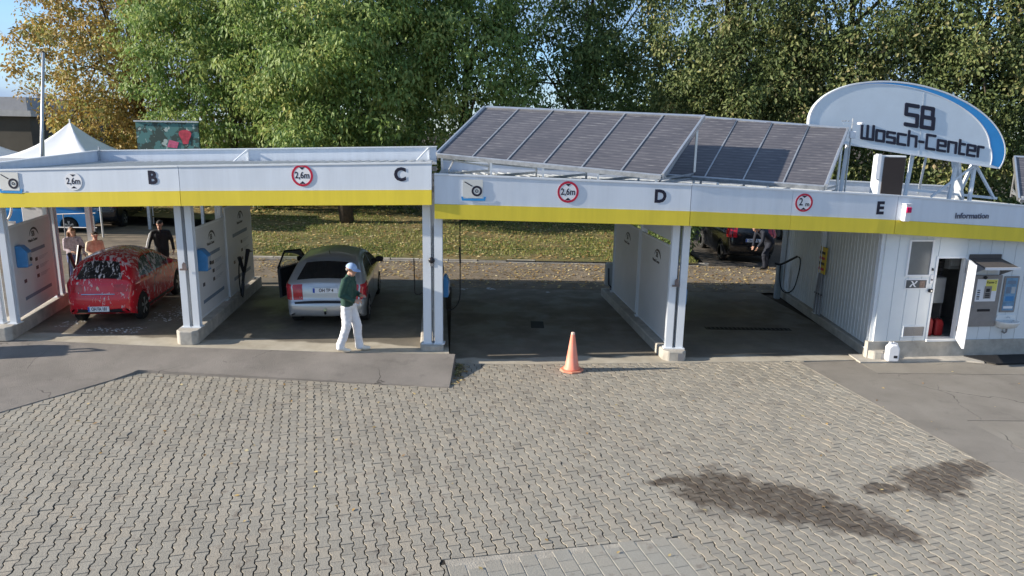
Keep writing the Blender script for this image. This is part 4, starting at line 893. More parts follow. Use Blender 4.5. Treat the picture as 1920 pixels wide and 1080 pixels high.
for ch, w in (('S', .25), ('B', .25)): glyph(ch, x, .60, w, .39, .078); x += w + .105
x = 1.08
for ch, w in zip('Wasch-Center', (.25, .165, .165, .165, .165, .09, .18, .165, .165, .12, .165, .11)): glyph(ch, x, .185, w, .275, .052); x += w + .071
MB().prism(rect(2.36, 2.366, .04, 1.42), -.004, -.001, fr=SF).build('panel_seam', PRINTL, sg)
for uu, dd, tp in ((.9, .2, .05), (2.35, .2, .05), (3.35, .2, .05), (3.72, .0, .05), (3.9, .9, .2)):
    p = SO + SX*uu + SZ*tp + SY*(.16+dd*.3); MB().bar(p, (p.x, p.y + dd*.6, 2.9), .07, .07).build('support_post', WHITE, sg)
for uu, x1, y1 in ((3.72, -.85, .2), (3.72, .75, .3), (2.6, .6, 1.2)):
    p = SO + SX*uu + SZ*.02 + SY*.13; MB().bar(p, (p.x + x1, p.y + y1, 3.05), .05, .05).build('support_strut', WHITE, sg)
MB().bar(SO+SX*3.3+SZ*.1+SY*.2, (11.1, 18.0, 2.95), .15, .15).build('support_strut', WHITE, sg)
MB().bar((9.6, 17.7, 3.22), (12.0, 18.0, 3.02), .06, .06).build('base_rail', WHITE, sg)

# ================================================================== WASH EQUIPMENT
def dispenser(O, ex, ey, label, w=.24, h=.44, d=.20):
    """wedge shaped blue foam dispenser hanging on a wall; O = lower left back corner, ey points into the wall"""
    O, ex, ey = Vector(O), Vector(ex).normalized(), Vector(ey).normalized(); t = thing('foam_dispenser', label, 'dispenser', tuple(O), 0, 'blue foam dispensers'); ez = Vector((0, 0, 1))
    P = lambda x, y, z: O + ex*x - ey*y + ez*z
    b = MB(); s = [(0, 0), (d, 0), (d*1.05, h*.72), (d*.5, h), (0, h)]
    b.add([P(0, y, z) for y, z in s] + [P(w, y, z) for y, z in s], [(0, 1, 2, 3, 4), (9, 8, 7, 6, 5)] + [(k, (k+1) % 5, (k+1) % 5+5, k+5) for k in range(5)]); b.build('casing', BLUEB, t, bevel=.012)
    b = MB().hexa([P(.04, d*1.0, h*.12), P(w-.04, d*1.0, h*.12), P(w-.04, d*1.0+.012, h*.12), P(.04, d*1.0+.012, h*.12), P(.04, d*1.04, h*.66), P(w-.04, d*1.04, h*.66), P(w-.04, d*1.04+.012, h*.66), P(.04, d*1.04+.012, h*.66)]); b.build('front_plate', PRINTL, t)
    c = P(w/2, d*1.03+.018, h*.36); MB().lathe([(.045, -.012), (.045, .012)], 14, (0, 0, 0), 'y').mesh('dial', DARK)
    b = MB(); n = 12; b.add([c + ex*(.042*math.cos(6.283*k/n)) + ez*(.042*math.sin(6.283*k/n)) for k in range(n)] + [c - ey*.02 + ex*(.036*math.cos(6.283*k/n)) + ez*(.036*math.sin(6.283*k/n)) for k in range(n)], [tuple(range(n, 2*n))] + [(k, (k+1) % n, (k+1) % n+n, k+n) for k in range(n)]); b.build('dial', DARK, t)
for fr_, lab in ((fr0, 'blue foam dispenser on the board at the left edge of bay B'), (fr1, 'blue foam dispenser on the board between bays B and C')):
    O_, ex_, ez_, ey_ = [Vector(q) for q in fr_]; dispenser(O_ + ex_*.16 + ez_*.98, ex_, ey_, lab)
dispenser((-1.40, 14.3, 1.12), (0, 1, 0), (-1, 0, 0), 'blue foam dispenser behind the double post between bays C and D', w=.3, d=.10)
dispenser((3.52, 14.6, .98), (0, 1, 0), (-1, 0, 0), 'blue foam dispenser peeping out behind the double post between bays D and E', w=.3, d=.12)
def lance_rack(O, dirx, label, h=.95):
    """black holder tubes for the spray lances with their hose loop"""
    O = Vector(O); t = thing('lance_holder', label, 'lance holder', tuple(O), 0, 'black lance holders')
    D = Vector(dirx).normalized(); s = Vector((D.y, -D.x, 0))
    MB().tube([O+Vector((0, 0, .05)), O+D*.18+Vector((0, 0, .55)), O+D*-.02+Vector((0, 0, h))], [.03, .035, .05], 8).build('lance_tube', DARK, t); MB().tube([O+Vector((0, 0, .35))+D*.08, O+D*.32+Vector((0, 0, .70)), O+D*.52+Vector((0, 0, h+.10))], [.03, .035, .055], 8).build('lance_tube', DARK, t)
    MB().tube([O+Vector((0, 0, .02)), O+D*.1+Vector((0, 0, .3))], .04, 8).build('foot_bracket', DARK, t)
    pts = [O+D*-.02+Vector((0, 0, h))]; 
    for k in range(1, 13): a = k/12*math.pi; pts.append(O+D*(-.02-.16*math.sin(a))+Vector((0, 0, h*(.5+.5*math.cos(a))))+s*.03)
    MB().tube(pts, .014, 6).build('hose', RUBBER, t); MB().tube([O+D*.50+Vector((0, 0, h+.08)), O+D*.72+Vector((0, 0, h+.02))], .02, 6).build('grip', DARK, t)
lance_rack((-6.40, 16.62, .50), (.02, .9, 0), 'black lance holder on the partition between bays B and C'); lance_rack((-10.45, 16.72, .50), (-.1, .9, 0), 'black lance holder on the kerb at the left edge of bay B')
def vacuum_box(x, y, z, label, lz=2.9):
    t = thing('hose_box', label, 'hose box', (x, y, 0), 0, 'pale hose boxes at the rear posts')
    MB().box(x-.17, x+.13, y-.14, y+.14, z, z+.62).build('casing', M('box_grey', (.45, .47, .46), .5), t, bevel=.035, seg=2); MB().box(x-.03, x+.03, y-.02, y+.04, .0, z).build('stand', GREYM, t)
    MB().tube([(x+.1, y-.15, z+.60)] + [(x+.13+.06*math.sin(a*3.14), y-.18, z+.60-.62*a) for a in np.linspace(.1, 1, 7)] + [(x+.05, y-.18, z-.08), (x-.08, y-.18, z+.05), (x-.10, y-.17, z+.5)], .017, 6).build('hose', RUBBER, t)
    MB().tube([(x+.08, y-.1, z+.6), (x+.12, y-.08, z+1.1), (x+.10, y-.05, lz)], [.016, .022, .012], 6).build('lance', DARK, t)
vacuum_box(-1.95, 18.2, .68, 'pale hose box at the rear post on the bay C side', 3.2); vacuum_box(2.72, 19.4, .34, 'pale hose box at the rear post on the bay D side')
def ceiling_hose(x, y, ztop, zlow, label):
    t = thing('ceiling_hose', label, 'hose', (x, y, 0), 0, 'hoses hanging from the ceiling'); pts = [(x, y, ztop), (x+.01, y, zlow+.5)]
    for k in range(9): a = k/8*math.pi; pts.append((x-.14+.15*math.cos(a), y-.05, zlow+.16-.16*math.sin(a)+.3*(1-k/8)))
    pts += [(x-.30, y-.05, zlow+.9)]
    MB().tube(pts, .013, 6).build('hose', RUBBER, t); MB().tube([(x, y, zlow+1.5), (x+.01, y, zlow+1.15)], .022, 6).build('grip', DARK, t); MB().box(x-.06, x+.06, y-.05, y+.05, ztop-.02, ztop+.06).build('ceiling_bracket', STEEL, t)
ceiling_hose(-1.13, 15.2, 3.15, .52, 'thin black hose hanging inside bay D beside the double post'); ceiling_hose(-1.78, 15.0, 3.25, .9, 'black hose hanging on the bay C side of the double post')
# bracket bits on the double posts
for x, y, z, nm, lab in ((-1.55, 13.585, 2.02, 'gate_knob', 'dark round knob on the double post between bays C and D'),):
    t = thing(nm, lab, 'knob', (x, y, z)); MB().lathe([(.01, -.05), (.055, -.04), (.062, -.01), (.03, .02)], 14, (x, y, z), 'y').build('ball', DARK, t, smooth=True); MB().box(x-.03, x+.03, y+.01, y+.05, z-.12, z+.05).build('bracket', GREYM, t)
for x, y, z, lab in ((-6.50, 13.90, 1.72, 'small rusty hook on the double post between bays B and C'), (3.20, 13.97, 1.55, 'small rusty hook on the double post between bays D and E')):
    t = thing('post_hook', lab, 'hook', (x, y, z)); RU = M('rusty_bracket', (.22, .17, .16), .7, metal=.3, var=.3, scale=20)
    MB().box(x-.03, x+.11, y-.05, y-.01, z-.04, z-.01).build('arm', RU, t); MB().prism([(x+.02, z-.01), (x+.10, z-.01), (x+.09, z+.09), (x+.05, z+.12), (x+.02, z+.08)], y-.04, y-.02).build('plate', RU, t)
# bay E: yellow rate board with lances, hose on its bent boom
t = thing('rate_board', 'narrow yellow instruction board on the side wall of bay E', 'sign', (7.48, 17.1, 1.2)); MB().box(7.46, 7.485, 16.92, 17.30, 1.22, 1.86).build('board', M('rate_yellow', (.72, .52, .06), .45), t)
for k in range(4): MB().box(7.452, 7.4595, 16.97, 17.25, 1.30+.13*k, 1.36+.13*k).build('printed_block', DARK if k % 2 else REDS, t)
t = thing('lance_holder', 'grey lance holder under the yellow board in bay E', 'lance holder', (7.34, 17.05, .2))
for k, dy in enumerate((0, .16, .30)): MB().tube([(7.44, 16.9+dy, .22), (7.42, 16.92+dy*.8, .75), (7.44, 16.98+dy*.5, 1.22)], .022, 8).build('lance_tube', GREYM, t)
MB().bar((7.43, 16.88, .72), (7.43, 17.25, .72), .03, .03).build('cross_bar', DARK, t)
t = thing('hose_stand', 'grey hose stand with bent black boom at the rear of bay E', 'hose stand', (7.35, 19.5, 0)); MB().box(7.28, 7.42, 19.40, 19.56, .02, .98).build('column', M('box_grey2', (.32, .36, .38), .5), t, bevel=.02)
MB().tube(smooth_pts([(7.18, 19.4, 1.03), (7.30, 19.3, 1.02), (7.40, 18.9, 1.22), (7.44, 18.6, 1.36)]), .03, 8).build('boom', DARK, t)
MB().tube(smooth_pts([(7.44, 18.6, 1.36), (7.47, 18.45, 1.33), (7.48, 18.45, 1.05), (7.46, 18.6, .55), (7.42, 18.85, .34), (7.34, 19.1, .34), (7.30, 19.25, .6), (7.30, 19.3, 1.0)]), .016, 6).build('hose', RUBBER, t)
# ================================================================== GROUND FITTINGS IN THE BAYS
t = thing('drain_grate', 'square dark drain grate in the floor of bay D', 'drain', (.62, 16.35, 0)); MB().box(.46, .76, 16.05, 16.65, -.1, .016).build('pit', RUBBER, t)
for k in range(6): MB().box(.47, .75, 16.08+.1*k, 16.12+.1*k, .0162, .020).build('grate_bar', DARK, t)
t = thing('channel_drain', 'long dark channel drain across the floor of bay E', 'drain', (5.6, 16.3, 0)); MB().box(4.55, 6.55, 16.2, 16.42, -.1, .0165).build('channel', RUBBER, t)
for k in range(20): MB().box(4.57+.1*k, 4.61+.1*k, 16.21, 16.41, .0168, .021).build('grate_bar', DARK, t)
def foam(name, spots, z, label):
    b = MB()
    for x, y, r_ in spots:
        n = 9; ph = rng.random()*6; P = [(x+r_*math.cos(6.283*k/n)*(1+.4*math.sin(3*k+ph)), y+.7*r_*math.sin(6.283*k/n)*(1+.4*math.cos(2*k+ph)), z+.002) for k in range(n)]; b.add(P + [(x+(p[0]-x)*.6, y+(p[1]-y)*.6, z+.006+.08*r_) for p in P], [tuple(range(n, 2*n))] + [(k, (k+1) % n, (k+1) % n+n, k+n) for k in range(n)])
    return tag(b.build(name, FOAMM, smooth=True), label, 'foam', kind='stuff')
FOAMM = M('foam', (.55, .56, .56), .5, var=.05, bump=.6, bscale=80)
sp = [(rng.normal(-7.65, .22), 15.3 + 1.9*rng.random(), rng.uniform(.008, .032)) for _ in range(150)] + [(-8.9+1.1*rng.random(), 14.55+.12*rng.normal(), rng.uniform(.008, .03)) for _ in range(60)] + [(-9.75+.4*rng.random(), 14.75+.5*rng.random(), rng.uniform(.008, .028)) for _ in range(26)]
foam('floor_foam', sp, PZ, 'white foam flakes on the wet floor around the red car')
sp = [(-.75+.32*rng.random(), 20.0+.25*rng.random(), rng.uniform(.02, .05)) for _ in range(16)] + [(-1.45+.2*rng.random(), 19.9+.15*rng.random(), rng.uniform(.02, .05)) for _ in range(6)] + [(.9+.2*rng.random(), 19.75+.1*rng.random(), .035) for _ in range(5)]
foam('drain_foam', sp, .016, 'white foam remains at the rear edge of bay D')
# added column, unseen left of the frame, so its shadow reaches into the picture
t = thing('shadow_caster_column', 'unseen vacuum-like column added left of bay B to cast a shadow on the apron', 'shadow caster', (-11.7, 12.95, 0)); MB().box(-12.1, -11.5, 12.72, 13.2, .05, 1.25).build('casing', BLUEB, t, bevel=.03); MB().box(-12.2, -11.4, 12.62, 13.3, 0, .06).build('base', CONC, t); MB().tube([(-11.8, 12.95, 1.25), (-11.8, 12.95, 1.5), (-11.3, 12.9, 1.42), (-11.2, 12.9, .3)], .03, 8).build('hose', RUBBER, t)
# ================================================================== TRAFFIC CONE
t = thing('traffic_cone', 'faded orange traffic cone standing on the pavers before bay D', 'cone', (1.17, 13.12, .008), .35)
ORG = M('faded_orange', (.80, .20, .11), .5, var=.2, scale=3, tint=(.82, .33, .24)); ORG2 = M('cone_base_orange', (.66, .27, .17), .6, var=.2, scale=6)
P = []; n = 8
b = MB().prism([(.21*math.cos(math.pi/8+k*math.pi/4)*1.08, .21*math.sin(math.pi/8+k*math.pi/4)*1.08) for k in range(8)], 0, .035, fr=((0, 0, 0), (1, 0, 0), (0, 1, 0), (0, 0, 1))); b.build('base', ORG2, t, world=False, bevel=.008)
MB().lathe([(.16, .0355), (.158, .06), (.135, .075), (.085, .40), (.036, .735), (.03, .755), (.022, .76)], 28).build('body', ORG, t, world=False, smooth=True); MB().lathe([(.034, .70), (.0405, .701), (.034, .757), (.02, .762)], 20).build('tip', M('cone_tip', (.80, .55, .45), .5), t, world=False)
# bay A equipment glimpsed over the first board
t = thing('control_panel', 'white control panel with a dark round dial above the left board', 'control panel', (-12.6, 18.6, 0)); MB().box(-12.75, -11.95, 18.6, 18.72, 1.9, 3.0).build('panel', BOARD, t, bevel=.02)
MB().lathe([(.10, -.03), (.10, 0)], 16, (-12.4, 18.6, 2.72), 'y').build('dial', DARK, t); MB().box(-12.65, -12.5, 18.585, 18.599, 2.28, 2.33).build('slot', DARK, t); MB().box(-12.35, -12.1, 18.585, 18.599, 2.30, 2.34).build('slot', DARK, t); MB().box(-12.4, -12.3, 18.6, 18.7, 0, 1.9).build('stand', STEEL, t)
t = thing('brush_hose', 'looped white hose hanging left of the control panel', 'hose', (-12.95, 17.9, 0)); HW = M('white_hose', (.75, .75, .74), .5)
MB().tube(smooth_pts([(-12.75, 17.9, 3.05), (-12.9, 17.9, 2.7), (-12.85, 17.9, 2.2), (-12.68, 17.9, 2.05), (-12.52, 17.9, 2.3), (-12.50, 17.9, 2.8), (-12.6, 17.9, 3.05)]), .028, 8).build('hose', HW, t); MB().box(-12.95, -12.5, 17.92, 17.98, 1.9, 2.02).build('cradle', HW, t); MB().box(-12.75, -12.70, 17.93, 17.97, 0, 1.9).build('stand', STEEL, t)
# ================================================================== CARS
def resample(pts, step):
    """Catmull-Rom through the points, resampled; a point (y, z, 1) is a sharp corner"""
    out = []; n = len(pts)
    for i in range(n):
        p0, p1, p2, p3 = (np.array(pts[(i+k-1) % n][:2], float) for k in range(4))
        s1, s2 = len(pts[i]) > 2, len(pts[(i+1) % n]) > 2
        m1 = (p2-p1) if s1 else (p2-p0)*.5; m2 = (p2-p1) if s2 else (p3-p1)*.5
        L = np.linalg.norm(p2-p1); k = max(1, int(L/step)); m1 = m1/max(1e-6, np.linalg.norm(m1))*L; m2 = m2/max(1e-6, np.linalg.norm(m2))*L
        for j in range(k):
            t = j/k; out.append((2*t**3-3*t**2+1)*p1 + (t**3-2*t**2+t)*m1 + (-2*t**3+3*t**2)*p2 + (t**3-t**2)*m2)
    return np.array(out)
def seg_dist(P, C):
    """distance of points P to closed polyline C, with index of the nearest segment"""
    A, B = C, np.roll(C, -1, 0); d = B-A; L2 = (d**2).sum(1) + 1e-12; best = np.full(len(P), 1e9); bi = np.zeros(len(P), int)
    for k in range(len(A)):
        t = np.clip(((P-A[k])@d[k])/L2[k], 0, 1); q = A[k]+t[:, None]*d[k]; r = np.hypot(*(P-q).T); m_ = r < best; best[m_] = r[m_]; bi[m_] = k
    return best, bi
class Car:
    """hatchback shell: side silhouette with rounded shoulders, crowned strip across it, wheel tunnels cut out"""
    def __init__(s, top, wb, wr, hw, belt, roofz, zb=.20, Rr=.13, tumble=.22, plan=None, crown=.05, step=.045):
        s.wb, s.wr, s.hw, s.belt, s.roofz, s.tumble, s.plan, s.crown = wb, wr, hw, belt, roofz, tumble, plan, crown
        r = wr+.045; arch = lambda cy: [(cy+r*math.cos(a), wr+r*math.sin(a)) for a in np.linspace(R(-18), R(198), 13)]
        fa = arch(wb); ra = arch(0.0); fa[0] = (*fa[0], 1); fa[-1] = (*fa[-1], 1); ra[0] = (*ra[0], 1); ra[-1] = (*ra[-1], 1)
        pts = list(top) + fa + ra    # top runs rear bottom -> roof -> front bottom
        s.C = resample(pts, step); cen = s.C
        s.ntop = None; C = s.C; d = np.roll(C, -1, 0)-np.roll(C, 1, 0); d /= np.linalg.norm(d, axis=1)[:, None]; s.N = np.c_[-d[:, 1], d[:, 0]]   # outward for clockwise
        if ((C[:, 0]*np.roll(C[:, 1], -1) - np.roll(C[:, 0], -1)*C[:, 1]).sum()) > 0: s.N = -s.N
        low = (C[:, 1] < zb+.03); nearw = (np.hypot(C[:, 0]-wb, C[:, 1]-wr) < r+.02) | (np.hypot(C[:, 0], C[:, 1]-wr) < r+.02)
        s.R = np.where(nearw | low, .018, Rr); s.R[(C[:, 1] < .32) & ~nearw & ~low] = .05
    def W(s, y, z):
        p = np.interp(y, [q[0] for q in s.plan], [q[1] for q in s.plan])*s.hw
        up = np.clip((z-s.belt)/(s.roofz-s.belt), 0, 1); dn = np.clip((s.belt-.12-z)/.5, 0, 1)
        return p*(1 - s.tumble*up**1.1 - .035*dn**1.6) + .012*np.exp(-((z-s.belt+.05)/.04)**2)
    def side(s, y, z):
        y, z = np.atleast_1d(np.asarray(y, float)), np.atleast_1d(np.asarray(z, float)); d, bi = seg_dist(np.c_[y, z], s.C); r = s.R[bi]; q = np.clip(1-d/r, 0, 1)
        return s.W(y, z) - r*(1-np.sqrt(np.maximum(0, 1-q*q)))
    def edge_x(s, k): return s.W(s.C[k, 0], s.C[k, 1]) - s.R[k]
    def shell(s, cut=None):
        C = s.C; n = len(C); pts = [Vector(p) for p in C]; ring = []
        for f in (.06, .22, .5, 1.0):
            P = C - s.N*(s.R*f)[:, None]; d, _ = seg_dist(P, C); inn = inside([tuple(q) for q in C], P[:, 0], P[:, 1]) & (d > s.R*f*.8); ring.append(P[inn])
        g = np.stack(np.meshgrid(np.arange(C[:, 0].min(), C[:, 0].max(), .07), np.arange(C[:, 1].min(), C[:, 1].max(), .06)), -1).reshape(-1, 2); d, bi = seg_dist(g, C)
        g = g[inside([tuple(q) for q in C], g[:, 0], g[:, 1]) & (d > s.R[bi]*1.25 + .015)]; al = np.concatenate([C] + ring + [g])
        v2, _, fs, ov, *_r = delaunay_2d_cdt([Vector(p) for p in al], [(i, (i+1) % n) for i in range(n)], [], 1, 1e-5)
        P2 = np.array([v[:] for v in v2]); X = s.side(P2[:, 0], P2[:, 1]); b = MB(); m_ = len(P2)
        fcs = [tuple(f) for f in fs]; keepR, keepL, cutL = fcs, [], []
        for f in fcs:
            c = P2[list(f)].mean(0); (cutL if (cut and inside(cut, np.array([c[0]]), np.array([c[1]]))[0]) else keepL).append(f)
        b.add([(x, p[0], p[1]) for x, p in zip(X, P2)], keepR); b.add([(-x, p[0], p[1]) for x, p in zip(X, P2)], keepL)
        M_ = 12; st = []
        for k in range(n):
            e = s.edge_x(k); cr = s.crown if C[k, 1] > .30 and s.R[k] > .06 else 0
            for j in range(M_+1):
                u = -1+2*j/M_; q = C[k] + s.N[k]*cr*(1-u*u); st.append((e*u, q[0], q[1]))
        b.add(st, [(k*(M_+1)+j, k*(M_+1)+j+1, ((k+1) % n)*(M_+1)+j+1, ((k+1) % n)*(M_+1)+j) for k in range(n) for j in range(M_)])
        dl = MB().add([(-x, p[0], p[1]) for x, p in zip(X, P2)], cutL) if cutL else None
        return b, dl
    def side_patch(s, poly, sgn, off=.004, step=.05):
        C = resample([(*p, 1) for p in poly], step); g = np.stack(np.meshgrid(np.arange(C[:, 0].min(), C[:, 0].max(), step), np.arange(C[:, 1].min(), C[:, 1].max(), step)), -1).reshape(-1, 2)
        d, _ = seg_dist(g, C); g = g[inside([tuple(q) for q in C], g[:, 0], g[:, 1]) & (d > step*.4)]; n = len(C)
        v2, _, fs, *_r = delaunay_2d_cdt([Vector(p) for p in np.concatenate([C, g])], [(i, (i+1) % n) for i in range(n)], [], 1, 1e-5)
        P = np.array([v[:] for v in v2]); X = s.side(P[:, 0], P[:, 1]) + off; b = MB().add([(sgn*x, p[0], p[1]) for x, p in zip(X, P)], [tuple(f) for f in fs])
        e = [(sgn*(float(s.side(*c)[0])+off), c[0], c[1]) for c in C]; b.add(e + [(x-sgn*.012, y, z) for x, y, z in e], [(i, (i+1) % n, (i+1) % n+n, i+n) for i in range(n)]); return b
    def at_strip(s, k, u, off=0.0):
        k = int(k) % len(s.C); e = s.edge_x(k); cr = s.crown if s.C[k, 1] > .30 and s.R[k] > .06 else 0; q = s.C[k] + s.N[k]*(cr*(1-u*u)+off); return (e*u, q[0], q[1])
    def idx(s, y, z): return int(np.argmin(np.hypot(s.C[:, 0]-y, s.C[:, 1]-z)))
    def strip_patch(s, p, q, ulo, uhi, off=.005, rows=10, cols=14):
        """patch on the crowned strip between contour points p and q; ulo/uhi give its lateral limits at fraction t"""
        a, c = s.idx(*p), s.idx(*q); n = len(s.C); 
        if c < a: c += n
        G = []
        for r in range(rows+1):
            t = r/rows; kf = lerp(a, c, t); k0 = int(math.floor(kf)); w = kf-k0
            for j in range(cols+1):
                u = lerp(ulo(t), uhi(t), j/cols); A, B = np.array(s.at_strip(k0, u, off)), np.array(s.at_strip(k0+1, u, off)); G.append(tuple(A*(1-w)+B*w))
        b = MB().add(G, [(r*(cols+1)+j, r*(cols+1)+j+1, (r+1)*(cols+1)+j+1, (r+1)*(cols+1)+j) for r in range(rows) for j in range(cols)]); return b
CGLASS = M('car_glass', (.012, .014, .016), .08, var=.2, spec=.6); CHROME = M('chrome', (.7, .7, .7), .15, metal=1, var=.05); LAMP = M('tail_lamp', (.42, .01, .02), .18, var=.25, scale=14, coat=.6)
TYRE = M('tyre', (.018, .018, .018), .8, var=.2, scale=30); RIM = M('alloy_rim', (.55, .56, .57), .3, metal=.8, var=.06); INTER = M('car_interior', (.025, .025, .028), .8)
PLATE = M('plate_white', (.72, .76, .82), .4, var=.03); PBLUE = M('plate_blue', (.02, .08, .45), .4)
def wheel(t, x, y, r, w, side, spokes=5):
    wt = MB().lathe([(r*.60, -w/2), (r*.92, -w/2), (r, -w*.36), (r, w*.36), (r*.92, w/2), (r*.60, w/2)], 28, (x, y, r), 'x').build('wheel', TYRE, t, world=False, smooth=False)
    b = MB(); o = x+side*(w*.5-.012); b.lathe([(r*.645, -.02), (r*.645, .012), (r*.56, .004), (r*.56, -.02)], 24, (o, y, r), 'x'); b.lathe([(r*.15, -.01), (r*.15, .012)], 12, (o, y, r), 'x')
    for k in range(spokes):
        a = 2*math.pi*k/spokes+.3
        for da in (-.14, .14): b.bar((o+side*.004, y+r*.12*math.cos(a), r+r*.12*math.sin(a)), (o+side*.004, y+r*.6*math.cos(a+da), r+r*.6*math.sin(a+da)), r*.11, .02, upv=(1, 0, 0))
    b.build('rim', RIM, wt, world=False); MB().lathe([(r*.55, -.05), (r*.55, -.045)], 20, (x+side*w*.25, y, r), 'x').build('brake_disc', GREYM, wt, world=False)
def car_common(t, c, paint, plate_txt, plate_pt, windows, rearwin, lights, glass=CGLASS, cut=None, rim=5, lampm=LAMP):
    b, dl = c.shell(cut); body = b.build('body', paint, t, world=False, smooth=True)
    for poly, nm in windows:
        for sgn in (1, -1):
            if cut and sgn < 0 and nm == 'front_window': continue
            o = c.side_patch(poly, sgn).build('side_window', glass, t, world=False, smooth=True)
    p, q, lo, hi = rearwin; c.strip_patch(p, q, lambda t_: -lo(t_), lo, .006).build('rear_window', glass, t, world=False, smooth=True)
    for sgn in (-1, 1):
        for sx in (0, c.wb): wheel(t, sgn*(c.hw-.115), sx, c.wr, .20, sgn, rim)
        for poly, (p, q, u0) in lights:
            ka, kc = c.idx(*p), c.idx(*q); poly = [pp for pp in poly[1:-1]] + [tuple(c.C[k_]-c.N[k_]*.003) for k_ in range(kc, ka-1, -1)]
            lm = c.side_patch(poly, sgn, .012, .018).build('tail_light', lampm, t, world=False, smooth=True)
            c.strip_patch(p, q, (lambda t_: u0) if sgn > 0 else (lambda t_: -1), (lambda t_: 1) if sgn > 0 else (lambda t_: -u0), .007, 6, 5).build('lamp_rear_face', lampm, lm, world=False, smooth=True)
    # number plate
    k = c.idx(*plate_pt); y0, z0 = c.at_strip(k, 0)[1], c.C[k, 1]; pl = MB().box(-.26, .26, y0-.020, y0-.004, z0-.057, z0+.057).build('number_plate', PLATE, t, world=False, bevel=.004)
    MB().box(-.258, -.215, y0-.0225, y0-.0205, z0-.05, z0+.05).build('country_band', PBLUE, pl, world=False)
    text_part(plate_txt, .105, frame(Vector((.02, y0-.0225, z0)), (1, 0, 0), (0, 1, 0)), BLACK, pl, world=False, depth=.001, bold=.002, sx=.78)
    return body, dl
# ---------------- red hatchback under foam
def foam_paint(name, c):
    mt = bpy.data.materials.new(name); n, l, b = nodes_of(mt); t_ = n.new('ShaderNodeTexCoord'); p = t_.outputs['Object']
    mp = n.new('ShaderNodeMapping'); mp.inputs['Scale'].default_value = (1.2, .8, .5); l.new(p, mp.inputs[0]); sp = n.new('ShaderNodeSeparateXYZ'); l.new(p, sp.inputs[0])
    v = n.new('ShaderNodeTexNoise'); v.inputs['Scale'].default_value = 10.5; v.inputs['Detail'].default_value = 6; v.inputs['Roughness'].default_value = .62; v.inputs['Distortion'].default_value = .8; l.new(mp.outputs[0], v.inputs['Vector'])
    zz = n.new('ShaderNodeMapRange'); zz.inputs[1].default_value = .2; zz.inputs[2].default_value = 1.45; zz.inputs[3].default_value = -.02; zz.inputs[4].default_value = .045; l.new(sp.outputs[2], zz.inputs[0])
    yy = n.new('ShaderNodeMapRange'); yy.inputs[1].default_value = -.7; yy.inputs[2].default_value = .1; yy.inputs[3].default_value = -.025; yy.inputs[4].default_value = .01; l.new(sp.outputs[1], yy.inputs[0])
    f = n.new('ShaderNodeMapRange'); f.inputs[1].default_value = .565; f.inputs[2].default_value = .612; l.new(math_node(n, l, 'ADD', math_node(n, l, 'ADD', v.outputs['Fac'], zz.outputs[0]), yy.outputs[0]), f.inputs[0])
    l.new(mixc(n, l, math_node(n, l, 'MULTIPLY', f.outputs[0], .85), c, (.80, .74, .74)), b.inputs['Base Color']); l.new(mixc(n, l, f.outputs[0], (.22,)*3, (.6,)*3), b.inputs['Roughness']); b.inputs['Coat Weight'].default_value = .5
    add_bump(n, l, b, f.outputs[0], .5, .012); return mt
REDP = foam_paint('red_paint_with_foam', (.60, .012, .026)); FGLASS = foam_paint('foamy_glass', (.015, .017, .02))
tc_ = thing('red_hatchback', 'red hatchback covered with white foam inside bay B', 'car', (-8.86, 15.46, PZ), R(8.4))
top = [(-.50, .24, 1), (-.60, .30), (-.64, .45), (-.635, .60), (-.60, .74), (-.57, .90), (-.53, 1.0), (-.38, 1.17), (-.22, 1.315), (-.14, 1.365), (.22, 1.422), (.75, 1.445), (1.2, 1.415), (1.55, 1.335), (2.0, 1.12), (2.30, .98), (2.75, .90), (3.10, .80), (3.32, .66), (3.40, .48), (3.36, .30), (3.2, .22, 1)]
PL = [(-.7, .87), (-.6, .92), (-.45, .955), (-.2, .985), (.3, 1), (2.2, 1), (2.8, .965), (3.2, .88), (3.45, .74)]
rc = Car(top, 2.589, .31, .865, .93, 1.44, plan=PL, tumble=.29, crown=.08)
body, _ = car_common(tc_, rc, REDP, 'OH FA 181', (-.60, .42), [([(-.10, 1.00), (-.02, 1.10), (.18, 1.26), (.42, 1.34), (.72, 1.35), (.70, .965), (.30, .96)], 'rear_window'), ([(.78, 1.35), (1.15, 1.325), (1.48, 1.24), (1.95, 1.00), (1.95, .955), (.77, .965)], 'front_window')],
    ((-.545, .985), (-.235, 1.305), lambda t_: lerp(.88, .78, t_), None), [([(-.595, .735), (-.30, .78), (-.20, .90), (-.36, .96), (-.555, .91)], ((-.605, .73), (-.572, .90), .58))], glass=FGLASS)
tc_.scale = (.81, .95, .99)
rc.strip_patch((-.40, 1.0), (1.2, 1.40), lambda t_: -.0, lambda t_: 0, .01, 2, 2)
MB().tube([rc.at_strip(rc.idx(-.608, .69), u_, .010) for u_ in np.linspace(-.62, .62, 15)], .013, 6).build('chrome_strip', CHROME, tc_, world=False)
rc.strip_patch((-.60, .30), (-.637, .375), lambda t_: -.86, lambda t_: .86, .010, 4, 12).build('bumper_insert', DARK, tc_, world=False)
rc.strip_patch((-.19, 1.34), (.0, 1.39), lambda t_: -.9, lambda t_: .9, .022, 4, 12).build('roof_spoiler', REDP, tc_, world=False, smooth=True)
yb = rc.at_strip(rc.idx(-.585, .83), 0)[1]; MB().prism([(0, -.055), (.04, 0), (0, .055), (-.04, 0)], -.012, .004, fr=((0, yb, .84), (1, 0, 0), (0, 0, 1), (0, 1, 0))).build('badge', CHROME, tc_, world=False)
